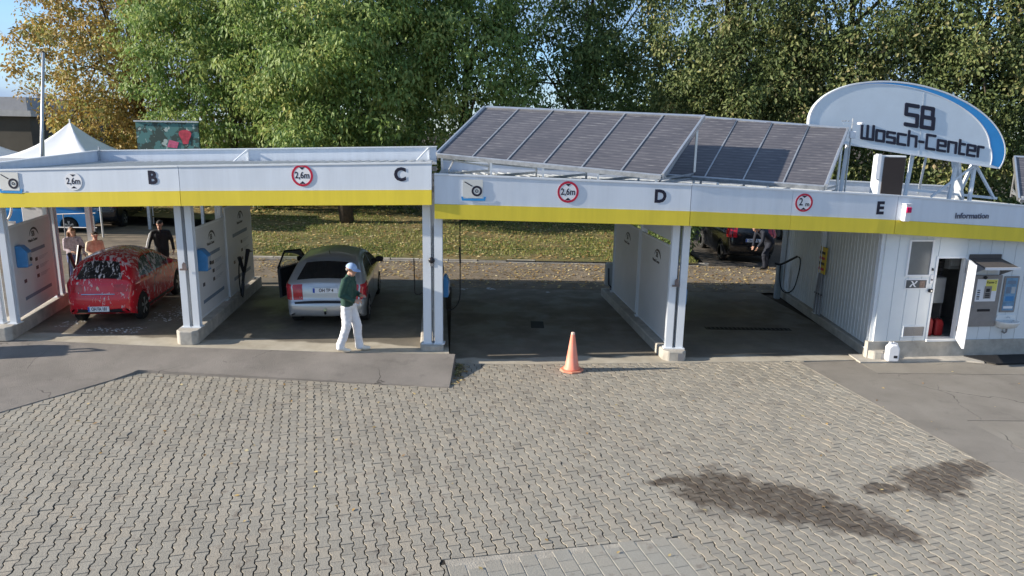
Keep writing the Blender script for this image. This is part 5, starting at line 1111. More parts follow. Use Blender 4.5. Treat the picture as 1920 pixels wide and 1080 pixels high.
for sgn in (1, -1):
    MB().box(sgn*.89-.03, sgn*.89+.03, .52, .66, .80, .83).build('door_handle', REDP, tc_, world=False) if False else None
    b = MB(); X = float(rc.side(1.78, 1.0)[0]); b.prism([(0, -.06), (.17, -.05), (.19, .03), (.10, .075), (0, .05)], -.05, .06, fr=((sgn*X, 1.82, 1.0), (sgn, 0, 0), (0, 0, 1), (0, 1, 0))); b.build('mirror', REDP, tc_, world=False, bevel=.02)
    for poly in ([(.30, .20), (2.18, .20), (2.14, .30), (.36, .30)],): rc.side_patch(poly, sgn, .006).build('sill_trim', DARK, tc_, world=False)
    for y0, y1 in ((.735, .75),): rc.side_patch([(y0, .32), (y1, .32), (y1, .95), (y0, .95)], sgn, .002, .06).build('door_gap', DARK, tc_, world=False)
    rc.side_patch([(1.02-.16, .815), (1.02+.02, .82), (1.02+.02, .85), (1.02-.16, .845)], sgn, .022, .04).build('door_handle', REDP, tc_, world=False)
MB().tube([(0, -.05, 1.44), (0, -.22, 1.60)], .006, 6).build('aerial', DARK, tc_, world=False)
# ---------------- silver hatchback with its left front door open
SILV = M('silver_paint', (.46, .48, .50), .3, metal=.55, var=.04, scale=2, coat=.7)
tS = thing('silver_hatchback', 'silver hatchback with its left front door open inside bay C', 'car', (-4.05, 15.72, PZ), R(5.5))
top = [(-.62, .24, 1), (-.74, .29), (-.80, .42), (-.80, .56), (-.745, .635), (-.725, .80), (-.69, .96), (-.62, 1.04), (-.44, 1.19), (-.22, 1.335), (-.13, 1.385), (.25, 1.445), (.8, 1.475), (1.2, 1.445), (1.55, 1.36), (2.0, 1.15), (2.32, 1.02), (2.8, .93), (3.15, .82), (3.34, .68), (3.40, .5), (3.36, .30), (3.2, .22, 1)]
PL = [(-.85, .91), (-.75, .95), (-.6, .975), (-.3, .99), (.3, 1), (2.2, 1), (2.8, .965), (3.2, .88), (3.45, .74)]
sc_ = Car(top, 2.60, .305, .855, .95, 1.47, plan=PL, tumble=.27, crown=.07)
DOORCUT = [(.92, .26), (2.16, .26), (2.16, .70), (2.05, 1.0), (1.50, 1.37), (.96, 1.42)]
body, dl = car_common(tS, sc_, SILV, 'OH TP 4', (-.705, .86), [([(-.18, 1.03), (-.06, 1.16), (.12, 1.30), (.42, 1.375), (.86, 1.385), (.84, .99), (.30, .985)], 'rear_window'), ([(.93, 1.385), (1.15, 1.365), (1.48, 1.28), (1.98, 1.03), (1.98, .98), (.92, .99)], 'front_window')],
    ((-.64, 1.03), (-.235, 1.325), lambda t_: lerp(.92, .84, t_), None), [([(-.728, .665), (-.42, .70), (-.36, .86), (-.44, 1.0), (-.675, .975)], ((-.74, .66), (-.685, .97), .70))], cut=DOORCUT, rim=7)
hng = Vector((-float(sc_.side(2.12, .8)[0]), 2.13, 0)); Mo = Matrix.Translation(hng) @ Matrix.Rotation(R(-27), 4, 'Z') @ Matrix.Translation(-hng)
dr = thing('tmp', 'x', 'x'); bpy.data.objects.remove(dr)
WIN = [(1.0, 1.0), (1.0, 1.36), (1.46, 1.27), (1.93, 1.02)]; dl.f = [f for f in dl.f if not inside(WIN, np.array([np.mean([dl.v[i][1] for i in f])]), np.array([np.mean([dl.v[i][2] for i in f])]))[0]]; dl.mi = [0]*len(dl.f)
dm = dl.mesh('door', SILV, smooth=True); dm.transform(Mo); dro = link('door', dm, tS)
inner = sc_.side_patch([(.97, .30), (2.10, .30), (2.10, .70), (2.02, .96), (.98, .96)], -1, -.05, .06); mi = inner.mesh('door_lining', INTER); mi.transform(Mo); link('door_lining', mi, dro)
wp_ = sc_.side_patch([(1.0, 1.0), (1.0, 1.36), (1.46, 1.27), (1.93, 1.02)], -1, .004, .06); cg = bpy.data.materials.new('clear_door_glass'); n_g, l_g, b_g = nodes_of(cg); tr_ = n_g.new('ShaderNodeBsdfTransparent'); tr_.inputs[0].default_value = (.7, .78, .72, 1); mx_ = n_g.new('ShaderNodeMixShader'); mx_.inputs[0].default_value = .75; b_g.inputs['Base Color'].default_value = (.05, .06, .05, 1); b_g.inputs['Roughness'].default_value = .05; l_g.new(b_g.outputs[0], mx_.inputs[1]); l_g.new(tr_.outputs[0], mx_.inputs[2]); l_g.new(mx_.outputs[0], n_g['Material Output'].inputs[0])
mw = wp_.mesh('door_window', cg); mw.transform(Mo); link('door_window', mw, dro)
bf = MB()
for a, c in (((.95, .97), (.97, 1.405)), ((.97, 1.405), (1.50, 1.36)), ((1.50, 1.36), (2.05, 1.0))): bf.bar((-float(sc_.side(*a)[0])-.0, a[0], a[1]), (-float(sc_.side(*c)[0]), c[0], c[1]), .03, .03)
mf = bf.mesh('window_frame', DARK); mf.transform(Mo); link('window_frame', mf, dro)
mm_ = MB().prism([(0, -.06), (.17, -.05), (.19, .05), (.10, .085), (0, .06)], -.05, .06, fr=((-.80, 1.86, 1.05), (-1, 0, 0), (0, 0, 1), (0, 1, 0))).mesh('mirror', DARK, bevel=.02); mm_.transform(Mo); link('mirror', mm_, dro)
MB().prism([(0, -.06), (.18, -.05), (.20, .05), (.10, .085), (0, .06)], -.05, .06, fr=((float(sc_.side(1.86, 1.05)[0]), 1.86, 1.05), (1, 0, 0), (0, 0, 1), (0, 1, 0))).build('mirror', DARK, tS, world=False, bevel=.02)
MB().box(-.60, .60, .5, 2.0, .35, 1.0).build('seat_block', INTER, tS, world=False, bevel=.1)
sc_.strip_patch((-.79, .575), (-.765, .61), lambda t_: -.98, lambda t_: .98, .004, 3, 12).build('bumper_groove', DARK, tS, world=False)
sc_.strip_patch((-.718, .90), (-.70, .96), lambda t_: -.34, lambda t_: .34, .016, 3, 10).build('plate_lamp_strip', SILV, tS, world=False, smooth=True)
sc_.strip_patch((-.18, 1.36), (.02, 1.42), lambda t_: -.92, lambda t_: .92, .020, 4, 12).build('roof_spoiler', SILV, tS, world=False, smooth=True)
yb = sc_.at_strip(sc_.idx(-.69, 1.0), 0)[1]; b = MB(); 
for k in range(16):
    a, c = 6.283*k/16, 6.283*(k+1)/16; b.prism([(.065*math.cos(a), .042*math.sin(a)), (.065*math.cos(c), .042*math.sin(c)), (.05*math.cos(c), .03*math.sin(c)), (.05*math.cos(a), .03*math.sin(a))], -.01, .004, fr=((0, yb, .985), (1, 0, 0), (0, 0, 1), (0, 1, 0)))
b.build('badge', CHROME, tS, world=False)
MB().tube([(0, -.80, .36), (0, -.90, .37), (0, -.92, .42)], .022, 8).build('tow_bar', DARK, tS, world=False); MB().lathe([(.002, -.035), (.03, -.015), (.03, .015), (.002, .035)], 12, (0, -.92, .455)).build('tow_ball_cap', M('tow_cap', (.55, .60, .35), .5), tS, world=False)
MB().tube([(0, .05, 1.47), (0, -.02, 1.58)], .008, 6).build('aerial', DARK, tS, world=False)
sc_.side_patch([(.885, .30), (.90, .30), (.90, .98), (.885, .98)], 1, .002, .06).build('door_gap', DARK, tS, world=False)
text_part('1.4', .05, frame(Vector((-.52, sc_.at_strip(sc_.idx(-.74, .70), -.62)[1]-.004, .70)), (1, 0, 0), (0, 1, 0)), PRINTL, tS, world=False, depth=.001)
# ---------------- cars in the rear yard
def plain_car(name, label, loc, rz, paint, top, wb, wr, hw, belt, roofz, wins, rear, lights, plate='OH KD 52', tumble=.2):
    t = thing(name, label, 'car', loc, rz); c = Car(top, wb, wr, hw, belt, roofz, plan=[(-1, .86), (-.7, .93), (-.3, .985), (.3, 1), (2.2, 1), (2.8, .965), (3.3, .88), (3.7, .74)], tumble=tumble, crown=.05, step=.07)
    car_common(t, c, paint, plate, rear[4], wins, rear[:4], lights); 
    for sgn in (1, -1): MB().prism([(0, -.06), (.18, -.05), (.20, .05), (.10, .085), (0, .06)], -.05, .06, fr=((sgn*float(c.side(1.86, belt+.06)[0]), 1.86, belt+.06), (sgn, 0, 0), (0, 0, 1), (0, 1, 0))).build('mirror', DARK, t, world=False, bevel=.02)
    return t, c
suv_top = [(-.66, .32, 1), (-.80, .38), (-.84, .55), (-.84, .75), (-.80, 1.02), (-.70, 1.30), (-.58, 1.55), (-.50, 1.63), (.2, 1.69), (.9, 1.69), (1.4, 1.60), (2.0, 1.30), (2.25, 1.15), (2.9, 1.06), (3.3, .95), (3.48, .75), (3.5, .5), (3.4, .34), (3.25, .28, 1)]
suv_w = [([(-.45, 1.14), (-.40, 1.50), (.10, 1.57), (.75, 1.59), (.75, 1.10)], 'rear_window'), ([(.83, 1.59), (1.2, 1.55), (1.45, 1.47), (1.95, 1.18), (1.95, 1.10), (.83, 1.10)], 'front_window')]
suv_r = ((-.79, 1.08), (-.60, 1.52), lambda t_: lerp(.90, .84, t_), None, (-.835, .82)); suv_l = [([(-.812, .925), (-.62, .94), (-.52, 1.12), (-.56, 1.28), (-.715, 1.25)], ((-.825, .92), (-.715, 1.27), .80))]
BLKP = M('black_paint', (.012, .013, .016), .22, coat=.7, var=.1); NAVY = M('dark_blue_paint', (.02, .024, .035), .25, coat=.7, var=.1); CYAN = M('light_blue_paint', (.05, .33, .70), .28, coat=.6, var=.06)
plain_car('parked_suv', 'black parked car with a red tail light seen through bay E', (8.35, 25.7, 0), R(0), BLKP, suv_top, 2.65, .34, .90, 1.06, 1.69, suv_w, suv_r, suv_l)
plain_car('parked_car', 'pale grey parked car glimpsed past the rear post of bay E', (12.6, 28.5, 0), R(6), SILV, top, 2.6, .305, .86, .95, 1.47, [([(-.18, 1.03), (-.06, 1.16), (.12, 1.30), (.42, 1.375), (.86, 1.385), (.84, .99)], 'rear_window'), ([(.93, 1.385), (1.48, 1.28), (1.98, 1.03), (1.98, .98), (.92, .99)], 'front_window')], ((-.66, 1.02), (-.345, 1.345), lambda t_: .85, None, (-.705, .86)), [([(-.728, .665), (-.42, .70), (-.36, .86), (-.44, 1.0), (-.675, .975)], ((-.74, .66), (-.685, .97), .70))])
plain_car('parked_car', 'light blue parked car in the yard behind bay B', (-20.9, 29.9, 0), R(-84), CYAN, top, 2.6, .305, .86, .95, 1.47, [([(-.18, 1.03), (-.06, 1.16), (.12, 1.30), (.42, 1.375), (.86, 1.385), (.84, .99)], 'rear_window'), ([(.93, 1.385), (1.48, 1.28), (1.98, 1.03), (1.98, .98), (.92, .99)], 'front_window')], ((-.66, 1.02), (-.345, 1.345), lambda t_: .85, None, (-.705, .86)), [([(-.728, .665), (-.42, .70), (-.36, .86), (-.44, 1.0), (-.675, .975)], ((-.74, .66), (-.685, .97), .70))])
plain_car('parked_suv', 'dark parked car in the shade right of the light blue car', (-17.9, 31.3, 0), R(12), BLKP, suv_top, 2.65, .34, .90, 1.06, 1.69, suv_w, suv_r, suv_l)
# ================================================================== PEOPLE
SKIN = M('skin', (.50, .29, .21), .55, var=.08, scale=12); HAIRD = M('dark_hair', (.025, .018, .014), .7, var=.3, scale=40); HAIRB = M('brown_hair', (.16, .075, .03), .6, var=.3, scale=40)
def capsule_mesh(b, p, q, r0, r1, n=14):
    p, q = Vector(p), Vector(q); d = q-p; L = d.length; d = d.normalized() if L > 1e-6 else Vector((0, 0, 1)); u = d.orthogonal().normalized(); v = d.cross(u); rings = []
    for a in np.linspace(-math.pi/2, 0, 5)[0:]: rings.append((p + d*(r0*math.sin(a)), r0*math.cos(a)))
    for a in np.linspace(0, math.pi/2, 5): rings.append((q + d*(r1*math.sin(a)), r1*math.cos(a)))
    vs = [c + (u*math.cos(2*math.pi*k/n)+v*math.sin(2*math.pi*k/n))*max(r, .0008) for c, r in rings for k in range(n)]
    m_ = len(rings); b.add(vs, [(i*n+k, i*n+(k+1) % n, (i+1)*n+(k+1) % n, (i+1)*n+k) for i in range(m_-1) for k in range(n)] + [tuple(range(n))[::-1], tuple((m_-1)*n+k for k in range(n))])
def person(label, loc, rz, caps, mats, voxel=.011, scale=1.0):
    """caps: (p, q, r0, r1, region); one continuous surface grown over all of them, regions give cloth or skin"""
    t = thing('person', label, 'person', loc, rz); b = MB()
    for p, q, r0, r1, g in caps: capsule_mesh(b, p, q, r0, r1)
    me = bpy.data.meshes.new('body'); me.from_pydata(b.v, [], b.f); o = bpy.data.objects.new('body', me); col.objects.link(o)
    md = o.modifiers.new('join', 'REMESH'); md.mode = 'VOXEL'; md.voxel_size = voxel; md.use_smooth_shade = True
    sm = o.modifiers.new('soften', 'SMOOTH'); sm.factor = .5; sm.iterations = 3
    dg = bpy.context.evaluated_depsgraph_get(); me2 = bpy.data.meshes.new_from_object(o.evaluated_get(dg)); bpy.data.objects.remove(o); bpy.data.meshes.remove(me)
    co = np.empty(len(me2.vertices)*3, np.float32); me2.vertices.foreach_get('co', co); co = co.reshape(-1, 3)
    ctr = np.empty(len(me2.polygons)*3, np.float32); me2.polygons.foreach_get('center', ctr); ctr = ctr.reshape(-1, 3); best = np.full(len(ctr), 1e9); reg = np.zeros(len(ctr), np.int32)
    for p, q, r0, r1, g in caps:
        p, q = np.array(p, float), np.array(q, float); d = q-p; L2 = d@d+1e-12; s = np.clip((ctr-p)@d/L2, 0, 1); ds = np.linalg.norm(ctr-(p+s[:, None]*d), axis=1)-(r0+(r1-r0)*s); m_ = ds < best; best[m_] = ds[m_]; reg[m_] = g
    # cloth folds
    nr = np.empty(len(me2.vertices)*3, np.float32); me2.vertices.foreach_get('normal', nr); nr = nr.reshape(-1, 3)
    fold = np.array([noise.noise((x*9, y*9, z*5))*.010 + (noise.noise((x*8, y*8, z*19+4))*.009 if z < .95 else 0) for x, y, z in co]); low = co[:, 2] < 1.45*scale; co[low] += nr[low]*fold[low, None]
    me2.vertices.foreach_set('co', co.ravel()); me2.materials.clear()
    for mt in mats: me2.materials.append(mt)
    me2.polygons.foreach_set('material_index', reg); me2.polygons.foreach_set('use_smooth', [True]*len(reg)); me2.update()
    bo = link('body', me2, t); t.scale = (scale,)*3; return t
def head(c, fwd_, up_=(0, 0, 1), s=1.0, skin=0, hair=None):
    """skull, jaw, nose, ears as capsules around head centre c"""
    c, f, u = Vector(c), Vector(fwd_).normalized(), Vector(up_).normalized(); r = f.cross(u).normalized(); out_ = []
    out_.append((c+u*.035-f*.02, c+u*.035+f*.02, .085*s, .082*s, skin)); out_.append((c+u*.01+f*.03, c-u*.065+f*.055, .068*s, .048*s, skin)); out_.append((c-u*.08+f*.06, c-u*.095+f*.068, .036*s, .028*s, skin))
    out_.append((c+u*.01+f*.092, c-u*.025+f*.112, .010*s, .015*s, skin))
    for sg in (-1, 1): out_.append((c+r*sg*.078-u*.005-f*.01, c+r*sg*.082+u*.02-f*.012, .014*s, .016*s, skin))
    if hair is not None:
        out_.append((c+u*.055-f*.035, c+u*.065+f*.03, .083*s, .074*s, hair)); out_.append((c+u*.0-f*.05, c-u*.05-f*.05, .062*s, .045*s, hair))
    return [(tuple(a), tuple(b_), r0, r1, g) for a, b_, r0, r1, g in out_]
def face_parts(t, c, f, u=(0, 0, 1)):
    c, f, u = Vector(c), Vector(f).normalized(), Vector(u).normalized(); r = f.cross(u).normalized()
    for sg in (-1, 1): MB().lathe([(.001, -.010), (.009, -.006), (.011, 0), (.009, .006), (.001, .010)], 10, tuple(c+f*.088+r*sg*.032+u*.012)).build('eye', DARK, t, world=False, smooth=True)
    b = MB(); b.tube([c+f*.094-u*.058-r*.024, c+f*.103-u*.060, c+f*.094-u*.058+r*.024], .0055, 6); b.build('mouth', M('lips', (.34, .13, .11), .5), t, world=False)
def hand(wrist, d, palm_n, g=0, curl=.6, s=1.0, side=1):
    """palm, four unequal bent fingers and a thumb leaving the side of the palm; d = pointing direction"""
    w, d, n = Vector(wrist), Vector(d).normalized(), Vector(palm_n).normalized(); n = (n-d*n.dot(d)).normalized(); x = d.cross(n)*side; out_ = []
    for k in (-1, 0, 1): out_.append((w+x*.018*k, w+d*.075*s+x*.026*k, .017, .014, g))
    for k, L in zip((-1.5, -.5, .5, 1.5), (.068, .078, .074, .058)):
        p0 = w+d*.080*s+x*.0185*k; d1 = (d*math.cos(curl*.6)+n*math.sin(curl*.6)); p1 = p0+d1*L*.5; d2 = (d*math.cos(curl*1.7)+n*math.sin(curl*1.7)); p2 = p1+d2*L*.35; d3 = (d*math.cos(curl*2.5)+n*math.sin(curl*2.5)); p3 = p2+d3*L*.25
        out_ += [(p0, p1, .0088, .0085, g), (p1, p2, .0085, .008, g), (p2, p3, .008, .0072, g)]
    q0 = w+d*.025-x*.028; q1 = q0+(d*.7-x*.6+n*.35)*.045; q2 = q1+(d*.9-x*.05+n*.45)*.032; out_ += [(q0, q1, .013, .0105, g), (q1, q2, .0105, .009, g)]
    return [(tuple(a), tuple(b_), r0, r1, g_) for a, b_, r0, r1, g_ in out_]
def L3(*a): return tuple(a)
# ---- man in green sweater walking to the right (local frame: faces +x; y away from the camera; left arm on the far side)
G, T_, S_, K_ = 1, 2, 3, 0
def walker():
    c = []
    hip = (0.0, 0, .93); chest = (.03, 0, 1.32); neck = (.045, 0, 1.50); hd_ = (.085, -.01, 1.625)
    for s in (-1, 1):
        c += [((.0, s*.075, .95), (.015, s*.085, 1.12), .115, .118, G), ((.015, s*.085, 1.12), (.02, s*.10, 1.32), .118, .115, G), ((.02, s*.10, 1.32), (.02, s*.155, 1.42), .105, .075, G)]
        c += [((.0, s*.07, .90), (.0, s*.075, .97), .118, .112, T_)]
    c += [((.02, 0, 1.30), (.03, 0, 1.46), .12, .075, G), ((.025, -.12, 1.43), (.025, .12, 1.43), .07, .07, G), ((.03, 0, 1.45), (.065, 0, 1.55), .058, .054, K_), ((.03, 0, 1.465), (.035, 0, 1.485), .068, .066, G)]
    # far leg forward (heel strike to the right), near leg trailing
    c += [((.02, .085, .90), (.13, .09, .50), .105, .088, T_), ((.13, .09, .50), (.155, .095, .13), .086, .078, T_), ((.155, .095, .13), (.16, .095, .085), .080, .08, T_), ((.15, .10, .055), (.28, .10, .05), .042, .042, S_), ((.28, .10, .05), (.36, .10, .058), .042, .032, S_)]
    c += [((-.01, -.085, .90), (-.01, -.09, .50), .108, .088, T_), ((-.01, -.09, .50), (-.145, -.095, .15), .086, .078, T_), ((-.145, -.095, .15), (-.16, -.095, .10), .08, .078, T_), ((-.17, -.10, .065), (-.06, -.10, .05), .042, .042, S_), ((-.06, -.10, .05), (.03, -.10, .045), .042, .036, S_)]
    # near arm: upper arm down, forearm bent forward; far arm the same, hands together before the waist
    c += [((.02, -.20, 1.42), (-.045, -.235, 1.16), .070, .058, G), ((-.045, -.235, 1.16), (.17, -.185, 1.06), .057, .045, G), ((.17, -.185, 1.06), (.20, -.175, 1.05), .030, .028, K_)] + hand((.20, -.175, 1.05), (.95, .28, .05), (0, .5, -.8), K_, .75)
    c += [((.02, .20, 1.42), (.0, .235, 1.16), .068, .057, G), ((.0, .235, 1.16), (.20, .11, 1.10), .055, .044, G), ((.20, .11, 1.10), (.23, .09, 1.10), .030, .028, K_)] + hand((.23, .09, 1.10), (.85, -.5, .05), (0, -.3, -.9), K_, .8, side=-1)
    c += head(hd_, (.96, -.12, -.25), (.25, 0, .97), 1.0, K_); return c, hd_
caps, hd_ = walker()
SWT = M('green_sweater', (.030, .075, .058), .9, var=.2, scale=14, bump=.5, bscale=150); WTR = M('white_trousers', (.74, .74, .76), .8, var=.06, scale=8, bump=.3, bscale=30); SHOE = M('white_shoes', (.74, .68, .58), .6, var=.1)
man = person('man in green sweater, white trousers and pale blue cap walking past bay C', (-3.14, 13.42, PZ+.003), R(-8), caps, [SKIN, SWT, WTR, SHOE], .010)
hc = Vector(hd_); cf = Vector((.96, -.12, -.25)).normalized(); cu = Vector((.25, 0, .97)); cu = (cu-cf*cu.dot(cf)).normalized(); cr_ = cf.cross(cu); CAPM = M('pale_blue_cap', (.34, .46, .68), .8, var=.08, scale=10)
b = MB(); n = 20; G2 = []
for j, a in enumerate(np.linspace(.02, 1.5, 7)):
    for k in range(n): th = 2*math.pi*k/n; G2.append(hc + cu*(.028+.098*math.sin(a)) + cf*(.112*math.cos(a)*math.cos(th)) + cr_*(.098*math.cos(a)*math.sin(th)))
b.add(G2, [(i*n+k, i*n+(k+1) % n, (i+1)*n+(k+1) % n, (i+1)*n+k) for i in range(6) for k in range(n)] + [tuple(6*n+k for k in range(n))]); cap_o = b.build('cap', CAPM, man, world=False, smooth=True)
b = MB(); P = []
for k in range(11):
    th = lerp(-1.15, 1.15, k/10); r0 = hc + cu*.030 + cf*(.110*math.cos(th)) + cr_*(.097*math.sin(th)); P += [r0, r0 + cf*(.085*math.cos(th*.8)) - cu*(.022) + cr_*(.02*math.sin(th))]
b.add(P, [(2*k, 2*k+2, 2*k+3, 2*k+1) for k in range(10)]); b.add([p+cu*.006 for p in P], [(2*k, 2*k+2, 2*k+3, 2*k+1) for k in range(10)]); b.build('visor', CAPM, cap_o, world=False, smooth=True); face_parts(man, hd_, cf, cu)
b = MB(); n = 20
pts = [hc - cu*.012 + cf*(-.075*math.cos(th)) + cr_*(.088*math.sin(th)) for th in np.linspace(-1.3, 1.3, 12)]; b.tube(pts, [.012]+[.024]*10+[.012], 8); b.build('hair', M('grey_hair', (.30, .28, .26), .8), man, world=False, smooth=True)
t = thing('mobile_phone', 'small dark phone held by the man in the green sweater', 'phone', (-2.83, 13.34, 1.28), R(-8)); MB().box(-2.845, -2.775, 13.30, 13.42, 1.295, 1.307).build('case', DARK, t, bevel=.003); MB().box(-2.84, -2.78, 13.305, 13.415, 1.3072, 1.309).build('screen', GREYM, t)
# ---- standing figures (local frame: face +x)
def stander(arms, lean=0.0, female=False, legs=((.0, .09), (.0, -.09)), hairg=4, headf=(1, 0, -.15), longhair=False):
    c = []; w = .9 if female else 1.0
    for s in (-1, 1):
        lx, ly = legs[0] if s > 0 else legs[1]
        c += [((lean*.2, s*.075, .95), (lean*.5, s*.08*w, 1.14), .118*w, .112*w, 1), ((lean*.5, s*.08*w, 1.14), (lean, s*.10*w, 1.33), .112*w, .115*w, 1), ((lean, s*.10*w, 1.33), (lean, s*.155*w, 1.42), .10*w, .075*w, 1), ((0, s*.07, .88), (0, s*.078, .96), .12, .112, 2)]
        c += [((0, s*.085, .90), (lx*.6+.02, ly, .50), .105, .08, 2), ((lx*.6+.02, ly, .50), (lx, ly, .13), .08, .06, 2), ((lx, ly, .13), (lx, ly, .09), .062, .06, 2), ((lx-.02, ly, .05), (lx+.16, ly, .045), .042, .036, 3)]
    c += [((lean, 0, 1.30), (lean+.01, 0, 1.45), .115*w, .07, 1), ((lean, -.12*w, 1.43), (lean, .12*w, 1.43), .068, .068, 1), ((lean, 0, 1.46), (lean+.03, 0, 1.55), .052, .05, 0)]
    for s, (el, wr, hd, pn) in zip((-1, 1), arms):
        sh = (lean, s*.20*w, 1.42); c += [(sh, el, .066, .054, 1), (el, wr, .052, .040, 1)]; dv = (Vector(wr)-Vector(el)).normalized(); w2 = Vector(wr)+dv*.03; c += [(wr, tuple(w2), .028, .026, 0)] + hand(w2, hd, pn, 0, .5, side=s)
    hc_ = (lean+.045, 0, 1.63); c += head(hc_, headf, (0, 0, 1), 1.0, 0, hairg)
    if longhair:
        for s in (-1, 0, 1): c += [((lean-.02, s*.055, 1.62), (lean-.07, s*.085, 1.30), .062, .045, hairg)]
    return c, hc_
JKT = M('black_jacket', (.016, .017, .02), .6, var=.2, scale=12, bump=.3, bscale=60); TRS = M('dark_trousers', (.022, .022, .026), .85, var=.2); SHB = M('dark_shoes', (.03, .028, .026), .6)
c, h_ = stander([((.03, -.29, 1.18), (.16, -.33, .98), (.5, -.1, -.85), (.3, .9, 0)), ((-.02, .28, 1.16), (.02, .31, .92), (.2, 0, -1), (0, -1, 0))], headf=(1, -.2, -.3))
p_ = person('man in black jacket with a white sleeve stripe behind the red car', (-10.15, 20.55, PZ-.22), R(-70), c, [SKIN, JKT, TRS, SHB, HAIRD], .014); face_parts(p_, h_, (1, -.2, -.3))
b = MB(); b.tube([(.0, -.275, 1.40), (.02, -.35, 1.18), (.14, -.385, 1.0)], .016, 6); b.build('sleeve_stripe', SIGNW, p_, world=False)
PURP = M('striped_top', (.42, .36, .40), .85, var=.35, scale=22); JEAN = M('blue_jeans', (.10, .13, .26), .85, var=.2, scale=14, bump=.3, bscale=40)
c, h_ = stander([((.10, -.24, 1.17), (.30, -.16, 1.12), (.9, .3, .1), (0, 0, -1)), ((.05, .25, 1.17), (.22, .20, 1.02), (.8, -.2, -.2), (0, -.3, -1))], female=True, headf=(1, .1, -.25), longhair=True)
p_ = person('long-haired woman in jeans and pale top left of the red car', (-11.98, 19.35, .0), R(-40), c, [SKIN, PURP, JEAN, SHOE, HAIRB], .014, .96); face_parts(p_, h_, (1, .1, -.25))
LTOP = M('cream_jacket', (.66, .60, .47), .85, var=.3, scale=7, tint=(.62, .40, .26)); LTR = M('pale_trousers', (.50, .46, .38), .85, var=.15)
c, h_ = stander([((.06, -.27, 1.20), (.24, -.20, 1.10), (.9, .2, 0), (0, .2, -1)), ((.02, .26, 1.18), (.14, .26, .98), (.5, 0, -.8), (0, -1, 0))], lean=.04, headf=(1, -.1, -.35))
p_ = person('person in cream and orange jacket with flat cap beside the red car', (-10.93, 18.55, PZ), R(-30), c, [SKIN, LTOP, LTR, SHB, HAIRD], .014, .84); face_parts(p_, h_, (1, -.1, -.35))
MB().lathe([(.001, .085), (.09, .075), (.105, .045), (.10, .03)], 18, (h_[0], h_[1], h_[2]+.03)).build('cap', M('brown_cap', (.12, .08, .06), .85), p_, world=False, smooth=True); MB().box(h_[0]+.06, h_[0]+.19, -.07, .07, h_[2]+.055, h_[2]+.065).build('visor', M('brown_cap2', (.30, .24, .20), .85), p_, world=False)
# ---- bending man in dark overalls
OVR = M('dark_blue_overalls', (.014, .017, .028), .85, var=.2, scale=12, bump=.3, bscale=40)
c = []
for s in (-1, 1):
    c += [((0, s*.075, .92), (.02, s*.08, .98), .12, .118, 1), ((.02, s*.08, .98), (.22, s*.09, 1.18), .118, .118, 1), ((.22, s*.09, 1.18), (.36, s*.14, 1.27), .11, .08, 1)]
    lx = .16 if s > 0 else -.06
    c += [((0, s*.085, .92), (lx+.06, s*.10, .50), .112, .085, 2), ((lx+.06, s*.10, .50), (lx, s*.11, .12), .083, .065, 2), ((lx-.02, s*.11, .05), (lx+.17, s*.11, .045), .044, .038, 3)]
    el, wr = (.42, s*.23, 1.00), (.50, s*.14, .80); c += [((.38, s*.20, 1.27), el, .07, .056, 1), (el, wr, .054, .042, 1)] + hand((.51, s*.13, .77), (.3, -s*.1, -.9), (.6, -s*.6, 0), 0, .6, side=s)
c += [((.10, 0, 1.05), (.38, 0, 1.29), .12, .09, 1), ((.38, -.12, 1.30), (.38, .12, 1.30), .07, .07, 1), ((.40, 0, 1.32), (.49, 0, 1.37), .052, .05, 0)] + head((.57, 0, 1.41), (.75, 0, -.65), (.62, 0, .75), 1.0, 0)
p_ = person('bald man in dark overalls bending forward behind the black car seen through bay E', (8.62, 24.0, 0), R(196), c, [SKIN, OVR, OVR, SHB], .013)
# ================================================================== TREES, TENTS AND FAR THINGS
BARK = M('bark', (.085, .065, .048), .95, var=.35, scale=6, bump=.8, bscale=25); TWIG = M('pale_twigs', (.22, .15, .10), .9, var=.25, scale=8)
LG = leaf_mat('leaf_green', [(0, (.06, .12, .035)), (.3, (.17, .27, .075)), (.65, (.29, .38, .12)), (.88, (.40, .43, .14)), (1, (.50, .44, .13))], .38)
LY = leaf_mat('leaf_autumn', [(0, (.10, .11, .035)), (.25, (.26, .19, .055)), (.45, (.42, .27, .08)), (.62, (.46, .37, .12)), (.78, (.34, .36, .11)), (1, (.24, .32, .09))], .3)
LD = leaf_mat('leaf_dark', [(0, (.04, .075, .026)), (.4, (.12, .185, .06)), (.75, (.22, .29, .10)), (.92, (.34, .35, .13)), (1, (.44, .36, .18))], .35)
LB = leaf_mat('leaf_brownish', [(0, (.04, .06, .02)), (.4, (.11, .155, .052)), (.7, (.21, .24, .085)), (.9, (.32, .29, .135)), (1, (.42, .32, .19))], .35)
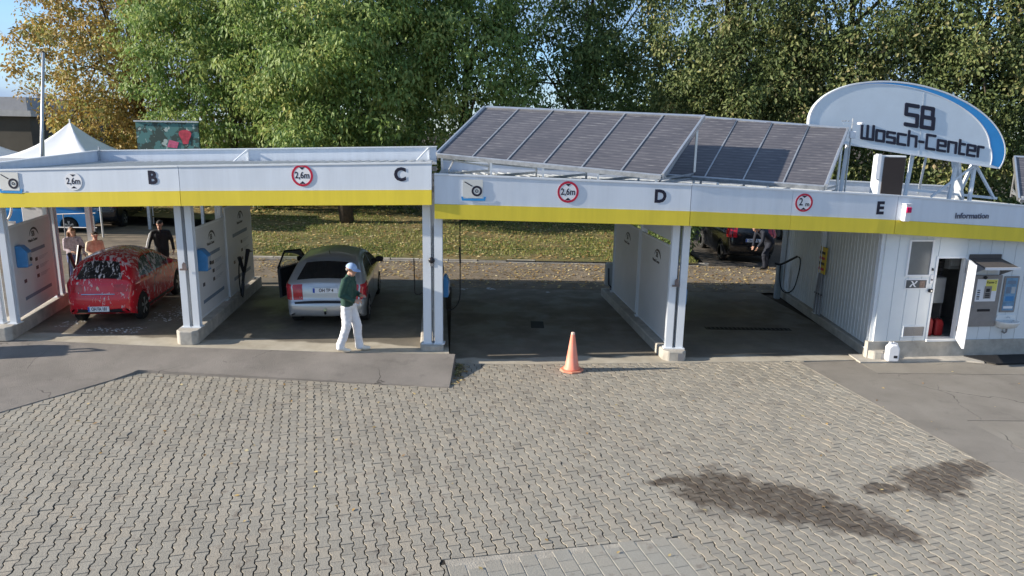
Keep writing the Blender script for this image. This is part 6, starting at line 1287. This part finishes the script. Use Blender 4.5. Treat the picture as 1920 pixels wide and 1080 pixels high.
def crown_mesh(name, centres, radii, per, ll, lw, mat, droop=.6, seed=1, flat=.75):
    r = np.random.default_rng(seed); m_ = len(centres); N = m_*per; ci = np.repeat(np.arange(m_), per)
    d = r.normal(size=(N, 3)); d /= np.linalg.norm(d, axis=1)[:, None]; rad = r.random(N)**.45; pos = centres[ci] + d*(rad*radii[ci])[:, None]*[1, 1, flat]
    pos[:, 2] -= .25*radii[ci]*(rad**2)*r.random(N)
    ax = d*(1-droop) + np.array([0, 0, -1.0])*droop + r.normal(0, .35, (N, 3)); ax /= np.linalg.norm(ax, axis=1)[:, None]
    oc = centres - centres.mean(0); oc /= np.linalg.norm(oc, axis=1)[:, None]+1e-9   # leaves face outwards from clump and crown
    fc = d*.55 + oc[ci]*.55 + [0, 0, .25] + r.normal(0, .55, (N, 3)); sd = np.cross(ax, fc); sd /= np.linalg.norm(sd, axis=1)[:, None]+1e-9; nn = np.cross(sd, ax)
    cs = r.uniform(.7, 1.35, m_)[ci]; L = (ll*r.uniform(.6, 1.3, N)*cs)[:, None]; W = (lw*r.uniform(.7, 1.25, N)*cs)[:, None]
    q = np.stack([pos - ax*L*.5, pos + sd*W*.5 - ax*L*.05 + nn*W*.12, pos + ax*L*.5, pos - sd*W*.5 - ax*L*.05 + nn*W*.12], 1)
    tone = np.clip(np.repeat(r.random(m_), per)*.55 + r.random(N)*.45, 0, 1); return np_mesh(name, q.reshape(-1, 3), np.arange(4*N).reshape(-1, 4), mat, tone)
def tree(name, label, x, y, h, rx, rz, z0, mat, n, per=64, ll=.205, lw=.09, cr=.75, seed=1, trunk_r=.22, zbase=.3, cat='tree', skip=None, droop=.6, ry=None):
    r = np.random.default_rng(seed); t = thing(name, label, cat, (x, y, zbase), 0, 'trees behind the lawn'); ry = ry or rx*.8; cz = z0+rz; b = MB()
    pts = [(x, y, zbase-.1)]; cx, cy = x, y
    for k in range(1, 7): cx += r.normal(0, .10); cy += r.normal(0, .10); pts.append((cx, cy, lerp(zbase, z0+rz*1.5, k/6)))
    b.tube(pts, [trunk_r*(1.25-.17*k) for k in range(7)], 10); b.build('trunk', BARK, t, smooth=True); C_ = []
    d = r.normal(size=(n*3, 3)); d /= np.linalg.norm(d, axis=1)[:, None]; d[:, 1] = np.where(r.random(n*3) < .62, -np.abs(d[:, 1]), d[:, 1])
    p = d*(r.random(n*3)**.38)[:, None]*[rx, ry, rz]; p *= (1 + .22*np.array([noise.noise((a*.5+seed, b_*.5, c_*.5)) for a, b_, c_ in p]))[:, None]
    p += [x, y, cz]; keep = p[:, 2] > 1.2
    if skip is not None: keep &= ~skip(p)
    p = p[keep][:n]; lb = MB()
    for k in range(13):
        q = p[r.integers(len(p))]; s = pts[r.integers(2, 6)]; mid = (np.array(s)*.55+q*.45) + [0, 0, .35]; lb.tube([s, tuple(mid), tuple(q)], [trunk_r*.42, trunk_r*.25, trunk_r*.06], 6)
    lb.build('limbs', BARK, t, smooth=True)
    cm = link('crown', crown_mesh('crown', p, cr*r.uniform(.65, 1.25, len(p)), per, ll, lw, mat, droop, seed), t); cm.location = (-x, -y, -zbase); cm['kind'] = 'stuff'; return t
def gap(x0, x1, z0, z1):   # an opening in the crown where the sky shows
    return lambda p: (np.random.default_rng(5).random(len(p)) < .62) & (p[:, 0] > x0) & (p[:, 0] < x1) & (p[:, 2] > z0) & (p[:, 2] < z1)
tree('autumn_tree', 'yellow and rust coloured tree behind the white tent', -19.2, 37.8, 13, 5.4, 6.8, 1.4, LY, 640, seed=3, ll=.19, lw=.10, droop=.45)
tree('robinia_tree', 'green tree with yellowing tips right of the rust coloured tree', -13.2, 34.8, 13, 4.9, 6.4, 1.7, LG, 640, seed=5)
tree('robinia_tree', 'tall pale green drooping tree behind bay C', -7.3, 31.6, 13, 4.7, 6.2, 1.8, LG, 680, seed=8, trunk_r=.26)
tree('robinia_tree', 'green tree with a dark trunk left of the long solar rack', -2.3, 32.6, 13, 3.9, 5.8, 2.2, LG, 500, seed=11, skip=gap(.4, 2.6, 6.4, 8.8))
tree('dark_tree', 'dark open tree with sky gaps behind the long solar rack', 3.4, 35.5, 14, 4.6, 6.6, 1.6, LD, 520, seed=14, skip=gap(.2, 2.6, 6.9, 8.8), droop=.5)
tree('dark_tree', 'brownish ivy covered tree above the shorter solar rack', 8.9, 31.4, 14, 4.0, 5.9, 2.0, LB, 540, seed=17, droop=.5, ll=.17, lw=.085, per=78, skip=gap(6.0, 8.0, 8.0, 10))
tree('brown_tree', 'brownish green tree behind the left half of the oval sign', 13.4, 30.2, 14, 3.8, 5.6, 2.0, LB, 520, seed=20, droop=.5, ll=.17, lw=.085, per=78, skip=gap(12, 13.4, 8.3, 10))
tree('brown_tree', 'brownish green tree behind the middle of the oval sign', 17.6, 29.2, 14, 3.8, 5.6, 1.6, LB, 540, seed=23, droop=.5, ll=.17, lw=.085, per=78)
tree('dark_tree', 'dark green tree at the picture edge behind the oval sign', 22.4, 28.8, 14, 4.2, 5.8, 1.2, LD, 520, seed=26, droop=.5, ll=.17, lw=.085, per=78)
tree('far_tree', 'deep shaded tree filling the gap behind the trees of bay C', -10.5, 42, 13, 6.5, 6.0, 1.0, LD, 330, seed=31, cr=1.0, ll=.34, lw=.16)
tree('far_tree', 'deep shaded tree behind the dark trees over bay E', 11, 42, 13, 7.5, 5.0, .8, LD, 330, seed=33, cr=1.05, ll=.36, lw=.17, skip=gap(5.5, 8.5, 7.2, 12))
t = thing('shrub', 'dense dark shrub at the corner of the lawn, added to shade the rear yard behind bay E', 'shrub', (5.5, 25.6, .05)); r = np.random.default_rng(61); n_ = 120; d = r.normal(size=(n_, 3)); d /= np.linalg.norm(d, axis=1)[:, None]  # added mostly hidden behind the partition to throw shade over the rear yard
c = d*(r.random(n_)**.4)[:, None]*[1.15, 1.9, 1.5] + [5.5, 25.8, 1.6]; cm = link('foliage', crown_mesh('foliage', c, np.full(n_, .42), 44, .16, .08, LD, .4, 62), t); cm.location = (-5.5, -25.6, -.05); cm['kind'] = 'stuff'
b = MB(); [b.tube([(5.5, 25.6, .05), (5.5+.5*math.cos(a), 25.6+.6*math.sin(a), 1.4)], [.05, .02], 6) for a in (0, 1.3, 2.6, 4.1, 5.2)]; b.build('stems', BARK, t)
# hedge-like undergrowth along the rear of the lawn
r = np.random.default_rng(41); n_ = 620; cx = r.uniform(-13, 34, n_); c = np.c_[cx, 37.2 + r.normal(0, 1.0, n_), .4 + 4.9*r.random(n_)**1.1]
u = link('undergrowth', crown_mesh('undergrowth', c, r.uniform(.6, 1.1, n_), 40, .34, .16, LD, .4, 43)); tag(u, 'dense dark undergrowth below the trees behind the lawn', 'undergrowth', kind='stuff')
r = np.random.default_rng(45); n_ = 130; c = np.c_[r.uniform(-24, -12, n_), 40.5 + r.normal(0, .8, n_), .8 + 3.4*r.random(n_)]
u = link('undergrowth', crown_mesh('undergrowth', c, r.uniform(.6, 1.1, n_), 40, .30, .15, LY, .4, 47)); tag(u, 'rust coloured undergrowth behind the parking yard', 'undergrowth', kind='stuff')
# white pavilion tents
TENT = M('tent_fabric', (.78, .79, .80), .75, var=.05, scale=1.0)
def tent(x, y, w, ze, zp, label):
    t = thing('pavilion_tent', label, 'tent', (x, y, 0), 0, 'white pavilion tents'); b = MB(); n = 10; rows = 9; G_ = []
    for j in range(rows+1):
        s = j/rows; hh = ze + (zp-ze)*(s**1.9); rr = (1-s)
        for k in range(4):
            a0 = (-1, -1), (1, -1), (1, 1), (-1, 1); p, q = a0[k], a0[(k+1) % 4]
            for m_ in range(n): f = m_/n; G_.append((x+w/2*rr*lerp(p[0], q[0], f), y+w/2*rr*lerp(p[1], q[1], f), hh - .10*math.sin(math.pi*f)*rr*s*3))
    N_ = 4*n; b.add(G_, [(j*N_+k, j*N_+(k+1) % N_, (j+1)*N_+(k+1) % N_, (j+1)*N_+k) for j in range(rows) for k in range(N_)]); b.build('canopy', TENT, t, smooth=True)
    v = MB(); e = G_[:N_]; v.add(e + [(a, c_, z-.28) for a, c_, z in e], [(k, (k+1) % N_, (k+1) % N_+N_, k+N_) for k in range(N_)]); v.build('valance', TENT, t)
    for sx in (-1, 1):
        for sy in (-1, 1): MB().tube([(x+sx*w/2*.98, y+sy*w/2*.98, 0), (x+sx*w/2*.98, y+sy*w/2*.98, ze)], .04, 8).build('leg', ALU, t)
    MB().tube([(x, y, zp-.03), (x, y, zp+.12)], .03, 6).build('finial', ALU, t)
tent(-18.35, 30.4, 4.2, 3.05, 4.45, 'white peaked pavilion tent beside the thin lamp pole'); tent(-22.9, 30.4, 4.2, 2.95, 4.2, 'white pavilion tent cut off by the picture edge')
t = thing('lamp_pole', 'thin grey pole rising in front of the white tent', 'pole', (-15.35, 24.4, 0)); MB().tube([(-16.28, 24.4, 0), (-15.33, 24.4, 6.65)], [.065, .045], 8).build('shaft', STEEL, t, smooth=True); MB().lathe([(.11, 0), (.10, .25), (.07, .28)], 10, (-16.28, 24.4, 0)).build('base', STEEL, t); MB().lathe([(.05, 0), (.05, .04)], 8, (-15.35, 24.4, 6.65)).build('cap', DARK, t)
t = thing('flag_pole', 'short pale pole standing close to the thin grey pole', 'pole', (-15.55, 24.6, 0)); MB().tube([(-16.3, 24.75, 0), (-15.9, 24.75, 4.15)], .05, 8).build('shaft', ALU, t, smooth=True); MB().lathe([(.055, 0), (.06, .03), (.01, .06)], 8, (-15.9, 24.75, 4.15)).build('cap', SIGNW, t)
# parking rail behind bay B
t = thing('hand_rail', 'sloping steel hand rail in front of the light blue car', 'railing', (-16, 27.2, 0))
for a, c_ in (((-18.6, 27.4, .95), (-15.6, 26.8, 1.15)), ((-18.6, 27.4, .5), (-15.6, 26.8, .6))): MB().tube([a, c_], .02, 6).build('rail', GREYM, t)
for x in (-18.5, -17.0, -15.7): MB().tube([(x, 27.38-.2*(x+18.5), 0), (x, 27.38-.2*(x+18.5), 1.05)], .022, 6).build('rail_post', GREYM, t)
# low hall at the left edge
t = thing('low_building', 'dark flat-roofed building at the left picture edge', 'building', (-34, 46, 0)); WALLD = M('dark_cladding', (.085, .075, .06), .8, var=.2, scale=.6)
MB().box(-48, -29.6, 45, 58, 0, 4.7).build('wall', WALLD, t); rf = MB().box(-48.3, -29.3, 44.7, 58.3, 4.7, 5.05).build('roof', M('pale_roof_edge', (.42, .42, .42), .7), t); MB().box(-47, -31.0, 47, 57, 5.05, 5.9).build('roof_monitor', M('roof_grey', (.30, .30, .31), .7), rf); MB().box(-31.6, -30.9, 49, 50, 5.9, 6.2).build('vent', GREYM, rf)
for k in range(5): MB().box(-46+3.2*k, -44+3.2*k, 44.96, 45.02, 1.2, 2.4).build('window', CGLASS, t)
# painted board behind the roof
def mural():
    mt = bpy.data.materials.new('mural_paint'); n, l, b = nodes_of(mt); t_ = n.new('ShaderNodeTexCoord'); p = t_.outputs['Object']
    c = mixc(n, l, noise_fac(n, l, p, 2.2, 3, .48, .52), (.07, .20, .19), (.03, .06, .05)); c = mixc(n, l, noise_fac(n, l, p, 3.4, 3, .60, .62), c, (.42, .50, .46)); l.new(c, b.inputs['Base Color']); b.inputs['Roughness'].default_value = .5; return mt
t = thing('painted_board', 'turquoise painted board with a red patch standing before the trees', 'board', (-15.0, 30.6, 0)); MB().box(-15.75, -13.15, 30.6, 30.68, 2.4, 4.50).build('panel', mural(), t)
b = MB(); cx_, cz_ = -13.72, 3.92; b.prism([(cx_+.22*math.cos(a)*(1+.35*math.sin(3*a)), cz_+.36*math.sin(a)*(1+.2*math.cos(2*a))) for a in np.linspace(0, 6.1, 18)], 30.585, 30.598); b.build('red_patch', M('mural_red', (.48, .05, .08), .5, var=.5, scale=5), t)
b = MB(); b.prism([(-14.5, 3.5), (-14.1, 3.45), (-14.0, 3.7), (-14.4, 3.8)], 30.585, 30.598); b.build('pink_patch', M('mural_pink', (.60, .12, .22), .5, var=.4, scale=5), t)
for x in (-15.6, -13.3): MB().box(x-.06, x+.06, 30.69, 30.8, 0, 4.4).build('post', STEEL, t)
MB().bar((-15.8, 30.6, 4.54), (-13.1, 30.6, 4.54), .12, .06).build('top_rail', STEEL, t)
